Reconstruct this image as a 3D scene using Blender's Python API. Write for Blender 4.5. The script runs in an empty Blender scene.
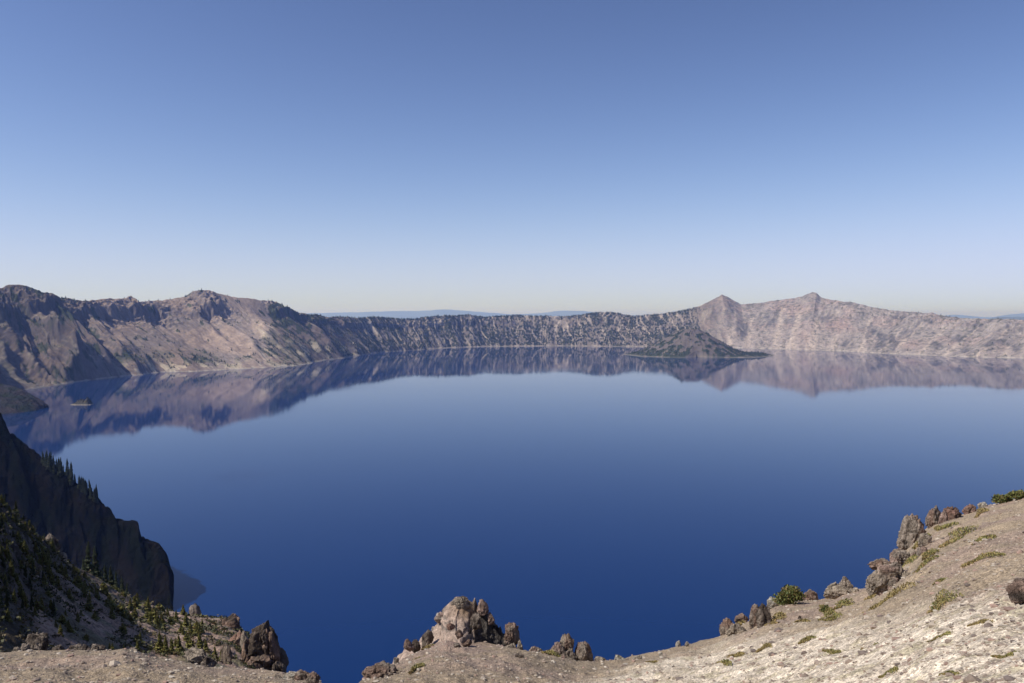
import bpy, math, random
import numpy as np
random.seed(7)
R = np.random.RandomState(11)
SC = bpy.context.scene
COL = SC.collection
W, Hh, F = 1024, 683, 819.2
HOR = 315.0
PITCH = math.atan((Hh/2-HOR)/F)
ZC = 350.0
SUN_AZ, SUN_EL = math.radians(-17), math.radians(48)   # azimuth measured from -X towards +Y
SUN = np.array([-math.cos(SUN_AZ)*math.cos(SUN_EL), math.sin(SUN_AZ)*math.cos(SUN_EL), math.sin(SUN_EL)])

# ------------------------------------------------------------------ helpers
def ray(px, py):
    """pixel -> (X/Y, drop/Y) of the line of sight, used to survey where things stand"""
    v = (np.asarray(py, float)-Hh/2)/F
    fw = math.cos(PITCH)-v*math.sin(PITCH)
    return (np.asarray(px, float)-W/2)/F/fw, (math.sin(PITCH)+v*math.cos(PITCH))/fw
def world(px, py, D):
    k, t = ray(px, py); D = np.asarray(D, float)
    return np.stack([k*D, D+0*k, ZC-t*D], -1)
def topix(P):
    Y = np.maximum(P[..., 1], 1e-3); k = P[..., 0]/Y; t = (ZC-P[..., 2])/Y
    fw = math.cos(PITCH)+t*math.sin(PITCH)
    return W/2+k/fw*F, Hh/2+(t*math.cos(PITCH)-math.sin(PITCH))/fw*F
def sst(a, b, x): x = np.clip((x-a)/(b-a), 0, 1); return x*x*(3-2*x)
def hsh(*c):
    h = np.zeros_like(c[0], dtype=np.uint32)
    for i, v in enumerate(c):
        h = h ^ (v.astype(np.int64).astype(np.uint32)*np.uint32([374761393, 668265263, 2147483647, 1274126177][i]))
        h = (h ^ (h >> np.uint32(13)))*np.uint32(1274126177)
    h = h ^ (h >> np.uint32(16)); h = h*np.uint32(2246822519); h = h ^ (h >> np.uint32(15))
    return (h & np.uint32(0xffffff)).astype(np.float64)/float(0xffffff)
def vn2(x, y, s=0):
    xi = np.floor(x); yi = np.floor(y); fx = x-xi; fy = y-yi
    out = 0
    u = fx*fx*fx*(fx*(fx*6-15)+10); v = fy*fy*fy*(fy*(fy*6-15)+10)
    sd = np.full_like(xi, s)
    def g(ix, iy, dx, dy):
        a = hsh(ix, iy, sd)*2*math.pi
        return np.cos(a)*dx+np.sin(a)*dy
    a = g(xi, yi, fx, fy); b = g(xi+1, yi, fx-1, fy); c = g(xi, yi+1, fx, fy-1); d = g(xi+1, yi+1, fx-1, fy-1)
    return (a+(b-a)*u+(c-a)*v+(a-b-c+d)*u*v)*1.5
def vn3(P, s=0):
    I = np.floor(P); f = P-I; u = f*f*(3-2*f); out = 0
    sd = np.full_like(I[..., 0], s)
    for dx in (0, 1):
        for dy in (0, 1):
            for dz in (0, 1):
                w = (u[..., 0] if dx else 1-u[..., 0])*(u[..., 1] if dy else 1-u[..., 1])*(u[..., 2] if dz else 1-u[..., 2])
                out = out+w*hsh(I[..., 0]+dx, I[..., 1]+dy, I[..., 2]+dz, sd)
    return out*2-1
def fbm(x, y, o=4, s=0, g=.5):
    r = 0; a = 1.
    for i in range(o): r = r+a*vn2(x*2**i+17.3*i, y*2**i-9.1*i, s+i); a *= g
    return r
def ridge(x, y, o=3, s=0, g=.5):
    r = 0; a = 1.
    for i in range(o): r = r+a*(1-2*np.abs(vn2(x*2**i+7.3*i, y*2**i+3.1*i, s+i))); a *= g
    return r-.8
def smooth(a, n):
    k = np.hanning(n+2)[1:-1]; k /= k.sum()
    p = np.pad(a, ((n, n),)+((0, 0),)*(a.ndim-1), mode='edge')
    if a.ndim == 1: return np.convolve(p, k, 'same')[n:-n]
    return np.stack([np.convolve(p[:, i], k, 'same')[n:-n] for i in range(a.shape[1])], 1)

def meta(o, label=None, cat=None, group=None, kind=None):
    if label: o['label'] = label
    if cat: o['category'] = cat
    if group: o['group'] = group
    if kind: o['kind'] = kind
    return o
def mesh(name, V, Fc, mat, col=None, shade=True):
    V = np.asarray(V, np.float32); Fc = np.asarray(Fc, np.int32); n = Fc.shape[1]
    me = bpy.data.meshes.new(name)
    me.vertices.add(len(V)); me.vertices.foreach_set('co', V.ravel())
    me.loops.add(Fc.size); me.loops.foreach_set('vertex_index', Fc.ravel())
    me.polygons.add(len(Fc)); me.polygons.foreach_set('loop_start', np.arange(0, Fc.size, n, dtype=np.int32))
    me.polygons.foreach_set('loop_total', np.full(len(Fc), n, np.int32))
    me.polygons.foreach_set('use_smooth', np.full(len(Fc), bool(shade)))
    if col is not None:
        at = me.color_attributes.new('tint', 'FLOAT_COLOR', 'POINT')
        c4 = np.ones((len(V), 4), np.float32); c4[:, :3] = np.asarray(col, np.float32).reshape(-1, 3)
        at.data.foreach_set('color', c4.ravel())
    me.update(calc_edges=True); me.validate()
    me.materials.append(mat)
    return me
def obj(name, me, parent=None, loc=None):
    o = bpy.data.objects.new(name, me); COL.objects.link(o)
    if parent is not None: o.parent = parent
    if loc is not None: o.location = [float(v) for v in loc]
    return o
def gridfaces(ny, nx):
    i = np.arange(ny*nx).reshape(ny, nx)
    return np.stack([i[:-1, :-1], i[:-1, 1:], i[1:, 1:], i[1:, :-1]], -1).reshape(-1, 4)
def gridobj(name, P, mat, col=None):
    ny, nx = P.shape[:2]
    return obj(name, mesh(name, P.reshape(-1, 3), gridfaces(ny, nx), mat, col))
def normals(P):
    du = np.gradient(P, axis=1); dv = np.gradient(P, axis=0)
    n = np.cross(du, dv); n /= np.maximum(np.linalg.norm(n, axis=-1, keepdims=True), 1e-9)
    return n*np.sign(n[..., 2:3]+1e-9)

# ------------------------------------------------------------------ materials
def nodes(name):
    m = bpy.data.materials.new(name); m.use_nodes = True; nt = m.node_tree
    return m, nt, nt.nodes, nt.links, nt.nodes['Principled BSDF']
def rock_mat(name, layers, rough=.9, bump=(), base='tint', dark=None, coord='Object', spec=.25):
    """vertex tint multiplied by procedural mottling; layers = (scale, amount, kind), bump = (scale, height, kind)"""
    m, nt, N, L, B = nodes(name)
    B.inputs['Roughness'].default_value = rough; B.inputs['Specular IOR Level'].default_value = spec
    tc = N.new('ShaderNodeTexCoord')
    if isinstance(base, str):
        a = N.new('ShaderNodeVertexColor'); a.layer_name = base; cur = a.outputs['Color']
    else:
        a = N.new('ShaderNodeRGB'); a.outputs[0].default_value = (*base, 1); cur = a.outputs[0]
    def tex(sc, kind):
        if kind == 'v':
            t = N.new('ShaderNodeTexVoronoi'); t.inputs['Scale'].default_value = sc; L.new(tc.outputs[coord], t.inputs['Vector'])
            s = N.new('ShaderNodeSeparateColor'); L.new(t.outputs['Color'], s.inputs[0]); return s.outputs[0], t.outputs['Distance']
        t = N.new('ShaderNodeTexNoise'); t.inputs['Scale'].default_value = sc; t.inputs['Detail'].default_value = 5
        t.inputs['Roughness'].default_value = .62; L.new(tc.outputs[coord], t.inputs['Vector']); return t.outputs['Fac'], t.outputs['Fac']
    for sc, amt, kind in layers:
        v, _ = tex(sc, kind)
        mr = N.new('ShaderNodeMapRange'); L.new(v, mr.inputs[0])
        lo, hi = (0, 1) if kind == 'v' else (.28, .72)
        mr.inputs[1].default_value = lo; mr.inputs[2].default_value = hi
        mr.inputs[3].default_value = 1-amt; mr.inputs[4].default_value = 1+amt
        mx = N.new('ShaderNodeVectorMath'); mx.operation = 'SCALE'; L.new(cur, mx.inputs[0]); L.new(mr.outputs[0], mx.inputs['Scale'])
        cur = mx.outputs[0]
    L.new(cur, B.inputs['Base Color'])
    nrm = None
    for sc, h, kind in bump:
        _, d = tex(sc, kind)
        b = N.new('ShaderNodeBump'); b.inputs['Distance'].default_value = h; b.inputs['Strength'].default_value = 1
        if kind == 'v': b.invert = True
        L.new(d, b.inputs['Height'])
        if nrm is not None: L.new(nrm, b.inputs['Normal'])
        nrm = b.outputs[0]
    if nrm is not None: L.new(nrm, B.inputs['Normal'])
    return m
M_RIM = rock_mat('caldera_rock', spec=.05, layers=[(.02, .16, 'n'), (.09, .14, 'n')], bump=[(.03, 4, 'n')])
M_CLIFF = rock_mat('cliff_rock', spec=.0, layers=[(.05, .3, 'n'), (.3, .25, 'n')], bump=[(.09, 5, 'n'), (.5, .8, 'n')])
M_HILL = rock_mat('hillside_soil', spec=.1, layers=[(.15, .2, 'n'), (1.1, .28, 'n'), (3.2, .25, 'v')], bump=[(.8, .5, 'n'), (3, .12, 'n')])
M_GRAVEL = rock_mat('pumice_gravel', [(.5, .08, 'n'), (3.0, .12, 'n'), (9, .16, 'v'), (24, .36, 'v'), (60, .28, 'v')],
                    bump=[(1.6, .07, 'n'), (9, .03, 'n'), (26, .014, 'v')])
M_STONE = rock_mat('loose_stone', [(20, .2, 'n')], bump=[(30, .01, 'n')])
M_ROCK = rock_mat('volcanic_rock', spec=.12, layers=[(1.1, .2, 'n'), (4.5, .3, 'n'), (16, .3, 'n')], bump=[(2.5, .3, 'n'), (8, .14, 'n'), (26, .04, 'n')])
M_OUT = rock_mat('far_plain', [(.0006, .2, 'n')])
M_CROWN = rock_mat('conifer_needles', [(1.2, .35, 'n')], rough=.7)
M_CROWN.node_tree.nodes['Principled BSDF'].inputs['Specular IOR Level'].default_value = .15
M_BARK = rock_mat('bark', [(6, .3, 'n')], base=(.09, .065, .048))
M_LEAF = rock_mat('shrub_leaves', [(5, .3, 'n')], rough=.6)
M_FOREST = rock_mat('far_needles', [(.05, .2, 'n')], rough=.9)

def water_mat():
    m, nt, N, L, B = nodes('lake_water')
    tc = N.new('ShaderNodeTexCoord')
    B.inputs['IOR'].default_value = 1.333; B.inputs['Specular IOR Level'].default_value = .34
    mp = N.new('ShaderNodeMapping'); mp.inputs['Scale'].default_value = (.00045, .0012, 1); L.new(tc.outputs['Object'], mp.inputs[0])
    n = N.new('ShaderNodeTexNoise'); n.inputs['Scale'].default_value = 1; n.inputs['Detail'].default_value = 5; L.new(mp.outputs[0], n.inputs['Vector'])
    mr = N.new('ShaderNodeMapRange'); L.new(n.outputs['Fac'], mr.inputs[0])
    mr.inputs[1].default_value = .42; mr.inputs[2].default_value = .72; mr.inputs[3].default_value = .025; mr.inputs[4].default_value = .075
    # one wind-ruffled patch on the left
    sp_ = N.new('ShaderNodeMapping'); sp_.vector_type = 'POINT'; sp_.inputs['Location'].default_value = (584/70, -1758/95, 0); sp_.inputs['Scale'].default_value = (1/70, 1/95, 1)
    L.new(tc.outputs['Object'], sp_.inputs[0]); ln_ = N.new('ShaderNodeVectorMath'); ln_.operation = 'LENGTH'; L.new(sp_.outputs[0], ln_.inputs[0])
    nn_ = N.new('ShaderNodeTexNoise'); nn_.inputs['Scale'].default_value = .02; nn_.inputs['Detail'].default_value = 5; L.new(tc.outputs['Object'], nn_.inputs['Vector'])
    ad = N.new('ShaderNodeMath'); ad.operation = 'MULTIPLY_ADD'; L.new(nn_.outputs['Fac'], ad.inputs[0]); ad.inputs[1].default_value = 2.6; L.new(ln_.outputs['Value'], ad.inputs[2])
    pm = N.new('ShaderNodeMapRange'); L.new(ad.outputs[0], pm.inputs[0]); pm.inputs[1].default_value = 1.5; pm.inputs[2].default_value = 2.9; pm.inputs[3].default_value = .13; pm.inputs[4].default_value = 0
    su = N.new('ShaderNodeMath'); su.operation = 'ADD'; L.new(mr.outputs[0], su.inputs[0]); L.new(pm.outputs[0], su.inputs[1])
    L.new(su.outputs[0], B.inputs['Roughness'])
    # body colour of the deep clear water, a touch different from place to place
    cr = N.new('ShaderNodeMix'); cr.data_type = 'RGBA'
    n2 = N.new('ShaderNodeTexNoise'); n2.inputs['Scale'].default_value = .0011; n2.inputs['Detail'].default_value = 3; L.new(tc.outputs['Object'], n2.inputs['Vector'])
    L.new(n2.outputs['Fac'], cr.inputs['Factor'])
    cr.inputs['A'].default_value = WATER_A; cr.inputs['B'].default_value = WATER_B
    L.new(cr.outputs['Result'], B.inputs['Base Color'])
    nb = N.new('ShaderNodeTexNoise'); nb.inputs['Scale'].default_value = .35; nb.inputs['Detail'].default_value = 3; L.new(tc.outputs['Object'], nb.inputs['Vector'])
    b = N.new('ShaderNodeBump'); b.inputs['Distance'].default_value = .02; b.inputs['Strength'].default_value = .6
    L.new(nb.outputs['Fac'], b.inputs['Height']); L.new(b.outputs[0], B.inputs['Normal'])
    return m
WATER_A = (.0015, .019, .092, 1); WATER_B = (.003, .025, .106, 1)

# ------------------------------------------------------------------ camera, light, sky
cam = bpy.data.cameras.new('camera'); co = bpy.data.objects.new('camera', cam); COL.objects.link(co)
cam.sensor_width = 36; cam.lens = F/1024*36; cam.clip_start = .2; cam.clip_end = 400000
co.location = (0, 0, ZC); co.rotation_euler = (math.pi/2-PITCH, 0, 0); SC.camera = co
sl = bpy.data.lights.new('sun', 'SUN'); sl.energy = 4.8; sl.angle = math.radians(.53); sl.color = (1, .945, .86)
so = bpy.data.objects.new('sun', sl); COL.objects.link(so)
from mathutils import Vector
so.rotation_euler = Vector([-v for v in SUN]).to_track_quat('-Z', 'Y').to_euler()
so.location = (0, 0, 900)
wd = bpy.data.worlds.new('World'); SC.world = wd; wd.use_nodes = True
wn = wd.node_tree; bg = wn.nodes['Background']
sk = wn.nodes.new('ShaderNodeTexSky'); sk.sky_type = 'NISHITA'; sk.sun_disc = False
sk.sun_elevation = SUN_EL; sk.sun_rotation = math.atan2(SUN[0], SUN[1])
sk.altitude = 2100; sk.air_density = 1.0; sk.dust_density = 1.7; sk.ozone_density = 1.2
gm_ = wn.nodes.new('ShaderNodeGamma'); gm_.inputs[1].default_value = 1.4
wn.links.new(sk.outputs[0], gm_.inputs[0])
tn = wn.nodes.new('ShaderNodeVectorMath'); tn.operation = 'MULTIPLY'; tn.inputs[1].default_value = (1.27, 1.06, 1.06)
wn.links.new(gm_.outputs[0], tn.inputs[0])
def wm(op, a, b=None):
    n = wn.nodes.new('ShaderNodeMath'); n.operation = op
    for q_, v_ in enumerate((a, b)):
        if v_ is None: continue
        if isinstance(v_, (int, float)): n.inputs[q_].default_value = v_
        else: wn.links.new(v_, n.inputs[q_])
    return n.outputs[0]
sx = wn.nodes.new('ShaderNodeSeparateXYZ'); wn.links.new(tn.outputs[0], sx.inputs[0]); cx_ = wn.nodes.new('ShaderNodeCombineXYZ')
for q_, lim in enumerate((9.8, 11.2, 16.5)):      # soft shoulder, as in a hazy horizon
    x_ = sx.outputs[q_]; wn.links.new(wm('MULTIPLY', x_, wm('POWER', wm('ADD', wm('POWER', wm('DIVIDE', x_, lim), 3.0), 1.0), -1/3)), cx_.inputs[q_])
wn.links.new(cx_.outputs[0], bg.inputs[0]); bg.inputs[1].default_value = .068
SC.view_settings.view_transform = 'Standard'; SC.view_settings.look = 'None'; SC.view_settings.exposure = 0; SC.view_settings.gamma = 1
SC.cycles.volume_bounces = 1; SC.cycles.max_bounces = 6; SC.cycles.diffuse_bounces = 3; SC.cycles.glossy_bounces = 3
SC.cycles.transparent_max_bounces = 8
SC.cycles.caustics_reflective = False; SC.cycles.caustics_refractive = False

# ------------------------------------------------------------------ water
a = np.linspace(0, 2*math.pi, 257)[:-1]
wv = np.concatenate([[[0, 5500, 0]], np.stack([13000*np.cos(a), 5500+11000*np.sin(a), 0*a], 1)])
wf = np.stack([np.zeros(256, int), 1+np.arange(256), 1+(np.arange(256)+1) % 256], 1)
meta(obj('lake_water', mesh('lake_water', wv, wf, water_mat())), kind='structure')

# ------------------------------------------------------------------ caldera rim
CR = np.array([(-700,318),(-500,312),(-300,306),(-160,300),(-80,296),(-30,291),(0,287),(10,284),(20,284),(30,288),(38,291),(45,295),(55,297),(65,298),(75,300),(85,301),(95,300),(105,299),(115,299),(122,299),(126,298),
 (130,296),(134,300),(140,302),(150,301),(165,300),(180,297),(188,296),(193,291),(200,290),(208,289.5),(215,292),(222,294),(235,297),(250,298),(260,300),(268,300),(275,302),(280,306),
 (285,311),(292,311),(300,313),(310,315),(317,314),(325,317),(345,317),(360,318),(375,317),(390,318),(405,319),(415,319),(425,317),(440,315.5),(455,315.5),(470,314.5),(480,316.5),(486,317),
 (500,316),(512,315),(530,315.5),(560,316.5),(580,315),(595,312.5),(605,312),(615,312.5),(625,314.5),(633,316),(650,314.5),(665,313.5),(680,311),(690,309),(700,306),(708,302),(715,298.5),
 (722,294.5),(728,297),(736,301.5),(741,304.5),(750,303.5),(760,303),(770,301),(785,299),(795,298),(803,296),(808,293.5),(813,292),(817,293),(821,297),(827,299),(835,300),(845,302),(850,301.5),
 (860,304),(872,307),(885,309),(900,311),(915,312),(925,313.5),(932,312.5),(940,315),(955,317),(970,318.5),(990,319),(1000,318.5),(1024,320),(1100,320),(1250,318),(1500,322),(1900,330)], float)
CD = np.array([(-700,2600),(-300,3300),(-80,4200),(0,4650),(30,4738),(100,5460),(150,5850),(205,6230),(275,6666),(300,6900),(330,7400),(360,8000),(400,8750),(440,9250),(480,9600),(560,9900),(640,10000),(690,10200),(723,10300),(760,10000),(812,9600),
 (870,8800),(940,8000),(1000,7350),(1080,6900),(1250,6000),(1500,5000),(1900,3800)], float)
SH = np.array([(-600,470),(-200,420),(-60,400),(20,390.5),(50,386.5),(75,382),(115,377.5),(140,375),(165,372),(195,371.5),(225,370),(260,368),(300,365.5),(320,361),(340,358.5),(365,354.5),(385,352),(410,350.5),(450,348),(485,346.6),(560,346),
 (620,346.6),(680,347.4),(735,348),(800,349.6),(850,351.5),(880,353.5),(920,355),(950,356.5),(985,357.5),(1024,358.3),(1070,360),(1200,366),(1450,380),(1800,400)], float)
# which shore point lies below which crest point
CP = np.array([(-700,-600),(-300,-200),(-80,-10),(0,75),(30,112),(60,138),(100,172),(130,205),(160,240),(205,292),(240,318),(275,338),(300,350),(330,368),(400,412),(480,486),(560,560),(640,636),(723,735),(812,802),(870,855),(940,920),(1000,985),(1080,1065),(1250,1200),(1500,1450),(1900,1800)], float)
nx, nu, nb = 2500, 250, 46
cp = np.concatenate([np.linspace(-700, -10, 200)[:-1], np.linspace(-10, 1034, nx-420), np.linspace(1034, 1900, 221)[1:]])
nx = len(cp)
cy = np.interp(cp, CR[:, 0], CR[:, 1]); cd = smooth(np.interp(cp, CD[:, 0], CD[:, 1]), 61)
sp = smooth(np.interp(cp, CP[:, 0], CP[:, 1]), 41)
sy = smooth(np.interp(sp, SH[:, 0], SH[:, 1]), 25)
C = world(cp, cy, cd)
k, t = ray(sp, sy); sd = ZC/t
S = np.stack([k*sd, sd, 0*sd], 1)
mid = (C+S)/2; arc = np.concatenate([[0], np.cumsum(np.hypot(*np.diff(mid[:, :2], axis=0).T))])
d2 = C[:, :2]-S[:, :2]; ln = np.hypot(*d2.T); dr = smooth(d2/ln[:, None], 41); hc = C[:, 2]
u = np.concatenate([np.linspace(-.04, 1, nu)])
U = u[:, None]+0*arc[None]; A = arc[None]+0*U
down = U*ln[None]                               # metres up the slope
# profile: scree below, cliff band under the crest
cliffk = np.interp(cp, [-100, 40, 80, 100, 148, 158, 172, 185, 205, 214, 222, 255, 262, 280, 300, 500, 560, 700, 760, 830, 900, 1000], [.5, .5, .8, 1, 1, .35, .3, .8, .9, .3, .05, .05, .6, .9, .5, .4, .4, .2, .15, .3, .4, .5])[None]
uc = np.interp(cp, [60, 90, 160, 180, 300], [.72, .80, .80, .74, .72])[None]+.05*fbm(A/420, 0*A, 3, 5)+.035*fbm(A/90, 0*A, 2, 9)
g0 = np.clip(U, -.05, 1)**1.12
g1 = np.where(U < uc, .66*np.clip(U, 0, 1)/uc, 0)+np.where(U >= uc, .66+.25*sst(0, .08, U-uc)+.09*sst(uc+.02, 1.0, U), 0)
G = g0*(1-.8*cliffk)+g1*.8*cliffk
G = np.where(U < 0, U*1.2, G)
Z = hc[None]*G
env = sst(0, .10, U)*(1-.90*sst(.72, 1.0, U))
wfac = np.interp(cp, [60, 320, 380, 1000], [1, .9, .4, .6])[None]
wob = wfac*100*fbm(A/700, down/600, 3, 21)
skew = np.interp(cp, [60, 640, 760, 1000], [.12, .1, -.1, -.35])[None]
aa = A+wob+down*skew
big = ridge(aa/620, down/2600+3, 2, 31)
med = ridge(aa/240, down/1300, 3, 41)
fin = ridge(aa/85, down/420, 3, 51)
iso = fbm(A/70, down/70, 4, 61)
reg = lambda pts: np.interp(cp, [p[0] for p in pts], [p[1] for p in pts])[None]
kb = reg([(-100, 80), (30, 80), (70, 45), (90, 8), (150, 8), (175, 22), (200, 20), (250, 22), (300, 36), (360, 20), (640, 15), (700, 26), (740, 14), (840, 14), (900, 34), (1000, 34)])
km = reg([(0, 50), (70, 42), (90, 5), (150, 5), (175, 12), (225, 9), (255, 14), (290, 30), (360, 22), (640, 14), (700, 12), (745, 3), (830, 3), (870, 5), (1000, 6)])
kf = np.interp(cp, [60, 640, 720, 1000], [.42, .36, .12, .16])[None]; ki = np.interp(cp, [60, 100, 150, 640, 720, 1000], [5.5, 3, 3.5, 3.5, .6, .7])[None]
Z = Z+env*(kb*big+km*med+kf*km*fin+ki*iso)
# cliff roughness: blocks and ledges where it is steep
Z = Z+sst(.6, .8, U)*(1-sst(.97, 1, U))*cliffk*(16*ridge(A/75, down/60, 3, 71)+8*fbm(A/28, down/28, 2, 75))
# bold buttresses of the near left mountain
for s_px, wpx, h in [(12, 8, 120), (40, 5, 60), (66, 7, 50), (84, 5, 40), (178, 5, 25), (196, 5, 25), (232, 12, 60), (268, 5, 40), (286, 6, 50)]:
    w = np.exp(-((cp[None]-s_px-8*fbm(down/350, 0*down+s_px, 2, 77)-U*2)/wpx)**2)
    Z = Z+w*h*sst(0, .25, U)*(1-sst(.4, .92, U))
Z = Z+np.where(U > .9, (U-.9)*10*fbm(A/55, 0*A, 3, 81, .6)*5, 0)
ce = sst(.90, 1, U)
Pm = np.zeros(Z.shape+(3,))
Pm[..., 0] = S[None, :, 0]+U*(C[:, 0]-S[:, 0])[None]; Pm[..., 1] = S[None, :, 1]+U*(C[:, 1]-S[:, 1])[None]; Pm[..., 2] = Z
# horizontal irregularity of the shoreline
off = 22*fbm(A/160, 0*A, 4, 91)*(1-sst(.0, .5, U))
Pm[..., 0] += dr[None, :, 0]*off; Pm[..., 1] += dr[None, :, 1]*off
# behind the crest the outer flank falls away to the forested plain
q = np.linspace(0, 1, nb+1)[1:][:, None]
Bk = np.zeros((nb, nx, 3)); dist = 9000*q**2.4
Bk[..., 0] = C[None, :, 0]+dr[None, :, 0]*dist; Bk[..., 1] = C[None, :, 1]+dr[None, :, 1]*dist
Bk[..., 2] = 40+(Pm[-1, :, 2][None]-40)*np.exp(-dist/1500)-.06*np.minimum(dist, 300)+6*fbm(arc[None]/200, dist/200, 3, 95)*sst(0, 150, dist)
Pr = np.concatenate([Pm, Bk], 0)
nrm = normals(Pr); steep = 1-nrm[..., 2]
pxv, pyv = topix(Pr)
Ua = np.concatenate([U, 1+q+0*arc[None]], 0); Aa = arc[None]+0*Ua; Dn = Ua*ln[None]
n1 = fbm(Aa/300, Dn/300, 4, 101); n2 = fbm(Aa/60, Dn/90, 4, 111); sa = Aa+np.interp(cp, [60, 320, 380, 1000], [1, .9, .4, .6])[None]*100*fbm(Aa/700, Dn/600, 3, 21)+Dn*skew
stripe = fbm(sa/62, Dn/900, 4, 121)*1.25
chute = np.maximum(sst(.72, .97, 1-1.6*np.abs(vn2((sa+30*fbm(Aa/300, Dn/250, 2, 141))/105, Dn/1100, 142))-.12*sst(.5, .0, Ua)+.0), .5*sst(.70, .97, 1-1.7*np.abs(vn2((sa+24*fbm(Aa/200, Dn/200, 2, 143))/62, Dn/500, 144))))
chute = chute*sst(-.5, .1, fbm(Aa/200, Dn/260, 3, 145)+.25)
lerp = lambda a, b, w: a+(b-a)*np.clip(w, 0, 1)[..., None]
scree = np.array([.235, .178, .142]); grey = np.array([.15, .125, .115]); pale = np.array([.36, .30, .23]); green = np.array([.05, .062, .035]); pink = np.array([.28, .19, .155])
col = np.zeros(Pr.shape)+scree
col = lerp(col, np.array([.19, .155, .135]), .5+1.2*n1)
calm = sst(88, 100, pxv)*(1-sst(250, 275, pxv))
col = lerp(col, pale*.85, (stripe-.12)*2.2*(1-sst(.75, .9, Ua))*(1-calm))
col = lerp(col, grey, sst(.22, .42, steep+.08*n2))
col = lerp(col, pink, sst(.0, .35, n1)*np.exp(-((pxv-815)/45)**2-((Ua-.55)/.35)**2))
right = sst(690, 740, pxv)
nv = fbm(sa/120, Dn/700, 4, 151); nv2 = fbm(sa/55, Dn/260, 4, 153)
rc_ = lerp(np.zeros(Pr.shape)+[.29, .253, .232], np.array([.225, .195, .185]), sst(-.3, .5, .6*n1+.4*nv))
rc_ = lerp(rc_, np.array([.33, .25, .22]), .6*sst(-.05, .3, fbm(Aa/420+9, Dn/260, 3, 105)))
rc_ = lerp(rc_, np.array([.27, .235, .22]), .7*sst(.05, .3, fbm(Aa/260, Pr[..., 2]/16, 3, 107))*sst(.55, .8, Ua))
fan = sst(.55, .25, Ua+.25*nv)
rc_ = lerp(rc_, np.array([.325, .28, .255])*(1+.12*nv)[..., None], .7*fan)
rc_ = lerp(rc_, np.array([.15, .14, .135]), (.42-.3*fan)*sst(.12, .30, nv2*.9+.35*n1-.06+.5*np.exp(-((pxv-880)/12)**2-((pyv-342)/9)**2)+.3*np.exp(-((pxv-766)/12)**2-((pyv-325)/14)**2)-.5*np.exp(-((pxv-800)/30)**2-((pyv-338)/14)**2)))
rc_ = lerp(rc_, np.array([.42, .355, .305]), .75*chute*.4*sst(-.05, .3, nv)*(1-sst(.7, .9, Ua)))
jx = pxv+2.2*fbm(Aa/90, Dn/160, 3, 171); jy = pyv+1.5*fbm(Aa/90, Dn/90, 3, 173)
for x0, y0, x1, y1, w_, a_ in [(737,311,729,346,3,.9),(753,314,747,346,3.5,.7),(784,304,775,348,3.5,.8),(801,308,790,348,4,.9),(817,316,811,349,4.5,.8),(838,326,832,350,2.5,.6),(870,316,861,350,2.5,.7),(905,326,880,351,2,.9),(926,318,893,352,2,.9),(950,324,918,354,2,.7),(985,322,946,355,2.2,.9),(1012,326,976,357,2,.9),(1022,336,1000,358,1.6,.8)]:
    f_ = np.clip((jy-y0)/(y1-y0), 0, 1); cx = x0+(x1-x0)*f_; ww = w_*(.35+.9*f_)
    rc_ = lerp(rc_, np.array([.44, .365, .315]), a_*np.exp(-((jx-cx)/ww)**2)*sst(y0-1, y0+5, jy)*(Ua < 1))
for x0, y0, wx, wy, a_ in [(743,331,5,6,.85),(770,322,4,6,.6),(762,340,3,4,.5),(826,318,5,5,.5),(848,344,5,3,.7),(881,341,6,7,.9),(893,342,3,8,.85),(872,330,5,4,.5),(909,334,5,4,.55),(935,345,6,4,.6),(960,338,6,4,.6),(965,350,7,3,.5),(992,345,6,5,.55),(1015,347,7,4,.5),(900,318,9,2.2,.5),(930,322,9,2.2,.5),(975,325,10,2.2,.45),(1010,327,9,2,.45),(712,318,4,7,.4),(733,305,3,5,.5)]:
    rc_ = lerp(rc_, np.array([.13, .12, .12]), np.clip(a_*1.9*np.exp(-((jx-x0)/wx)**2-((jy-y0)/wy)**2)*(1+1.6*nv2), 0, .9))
for x0, y0, wx, wy in [(838,326,14,8), (805,335,8,9), (912,345,12,5), (790,308,14,5)]:
    rc_ = lerp(rc_, np.array([.33, .235, .205]), .5*np.exp(-((jx-x0)/wx)**2-((jy-y0)/wy)**2))
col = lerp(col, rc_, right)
ctr = sst(335, 375, pxv)*(1-sst(680, 715, pxv))
col = lerp(col, np.array([.19, .16, .14])*(1+.35*nv2)[..., None], ctr)
col = lerp(col, np.array([.40, .335, .28]), ctr*chute*.85)
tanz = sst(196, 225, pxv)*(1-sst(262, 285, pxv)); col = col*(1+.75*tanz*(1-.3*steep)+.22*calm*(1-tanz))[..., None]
# vegetation: central rim mostly wooded ribs, green belts at the foot of the left wall
gm = ctr*(1-chute)*sst(-.15, .2, .05+fbm(Aa/26, Dn/50, 3, 161)*.7+nv2*.3+n1*.4-.2*(Ua < .05)+.3*(Ua > .93))*.75
gm = np.maximum(gm, np.exp(-((pyv-354-.06*(pxv-110))/6.5)**2)*sst(105, 118, pxv)*(1-sst(205, 240, pxv))*sst(-.2, .05, n2+.14))
gm = np.maximum(gm, .9*(1-right)*(1-ctr)*sst(.02, .25, n2*.8+.25*n1+.10*(Ua < .4)-.16-.2*calm+.35*np.exp(-((pxv-300)/32)**2)+.12*np.exp(-((pxv-70)/40)**2)))
gm = np.maximum(gm, .5*right*sst(.1, .35, fbm(Aa/45+4, Dn/45, 3, 131)+.3*n1-.02))
gm = np.maximum(gm, .8*sst(1.0, 1.05, Ua)*sst(-.3, .1, n1))
gm = gm*(1-sst(.0, .12, stripe)*(Ua < .8)*.5*(1-ctr))
col = lerp(col, green, gm)
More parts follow.
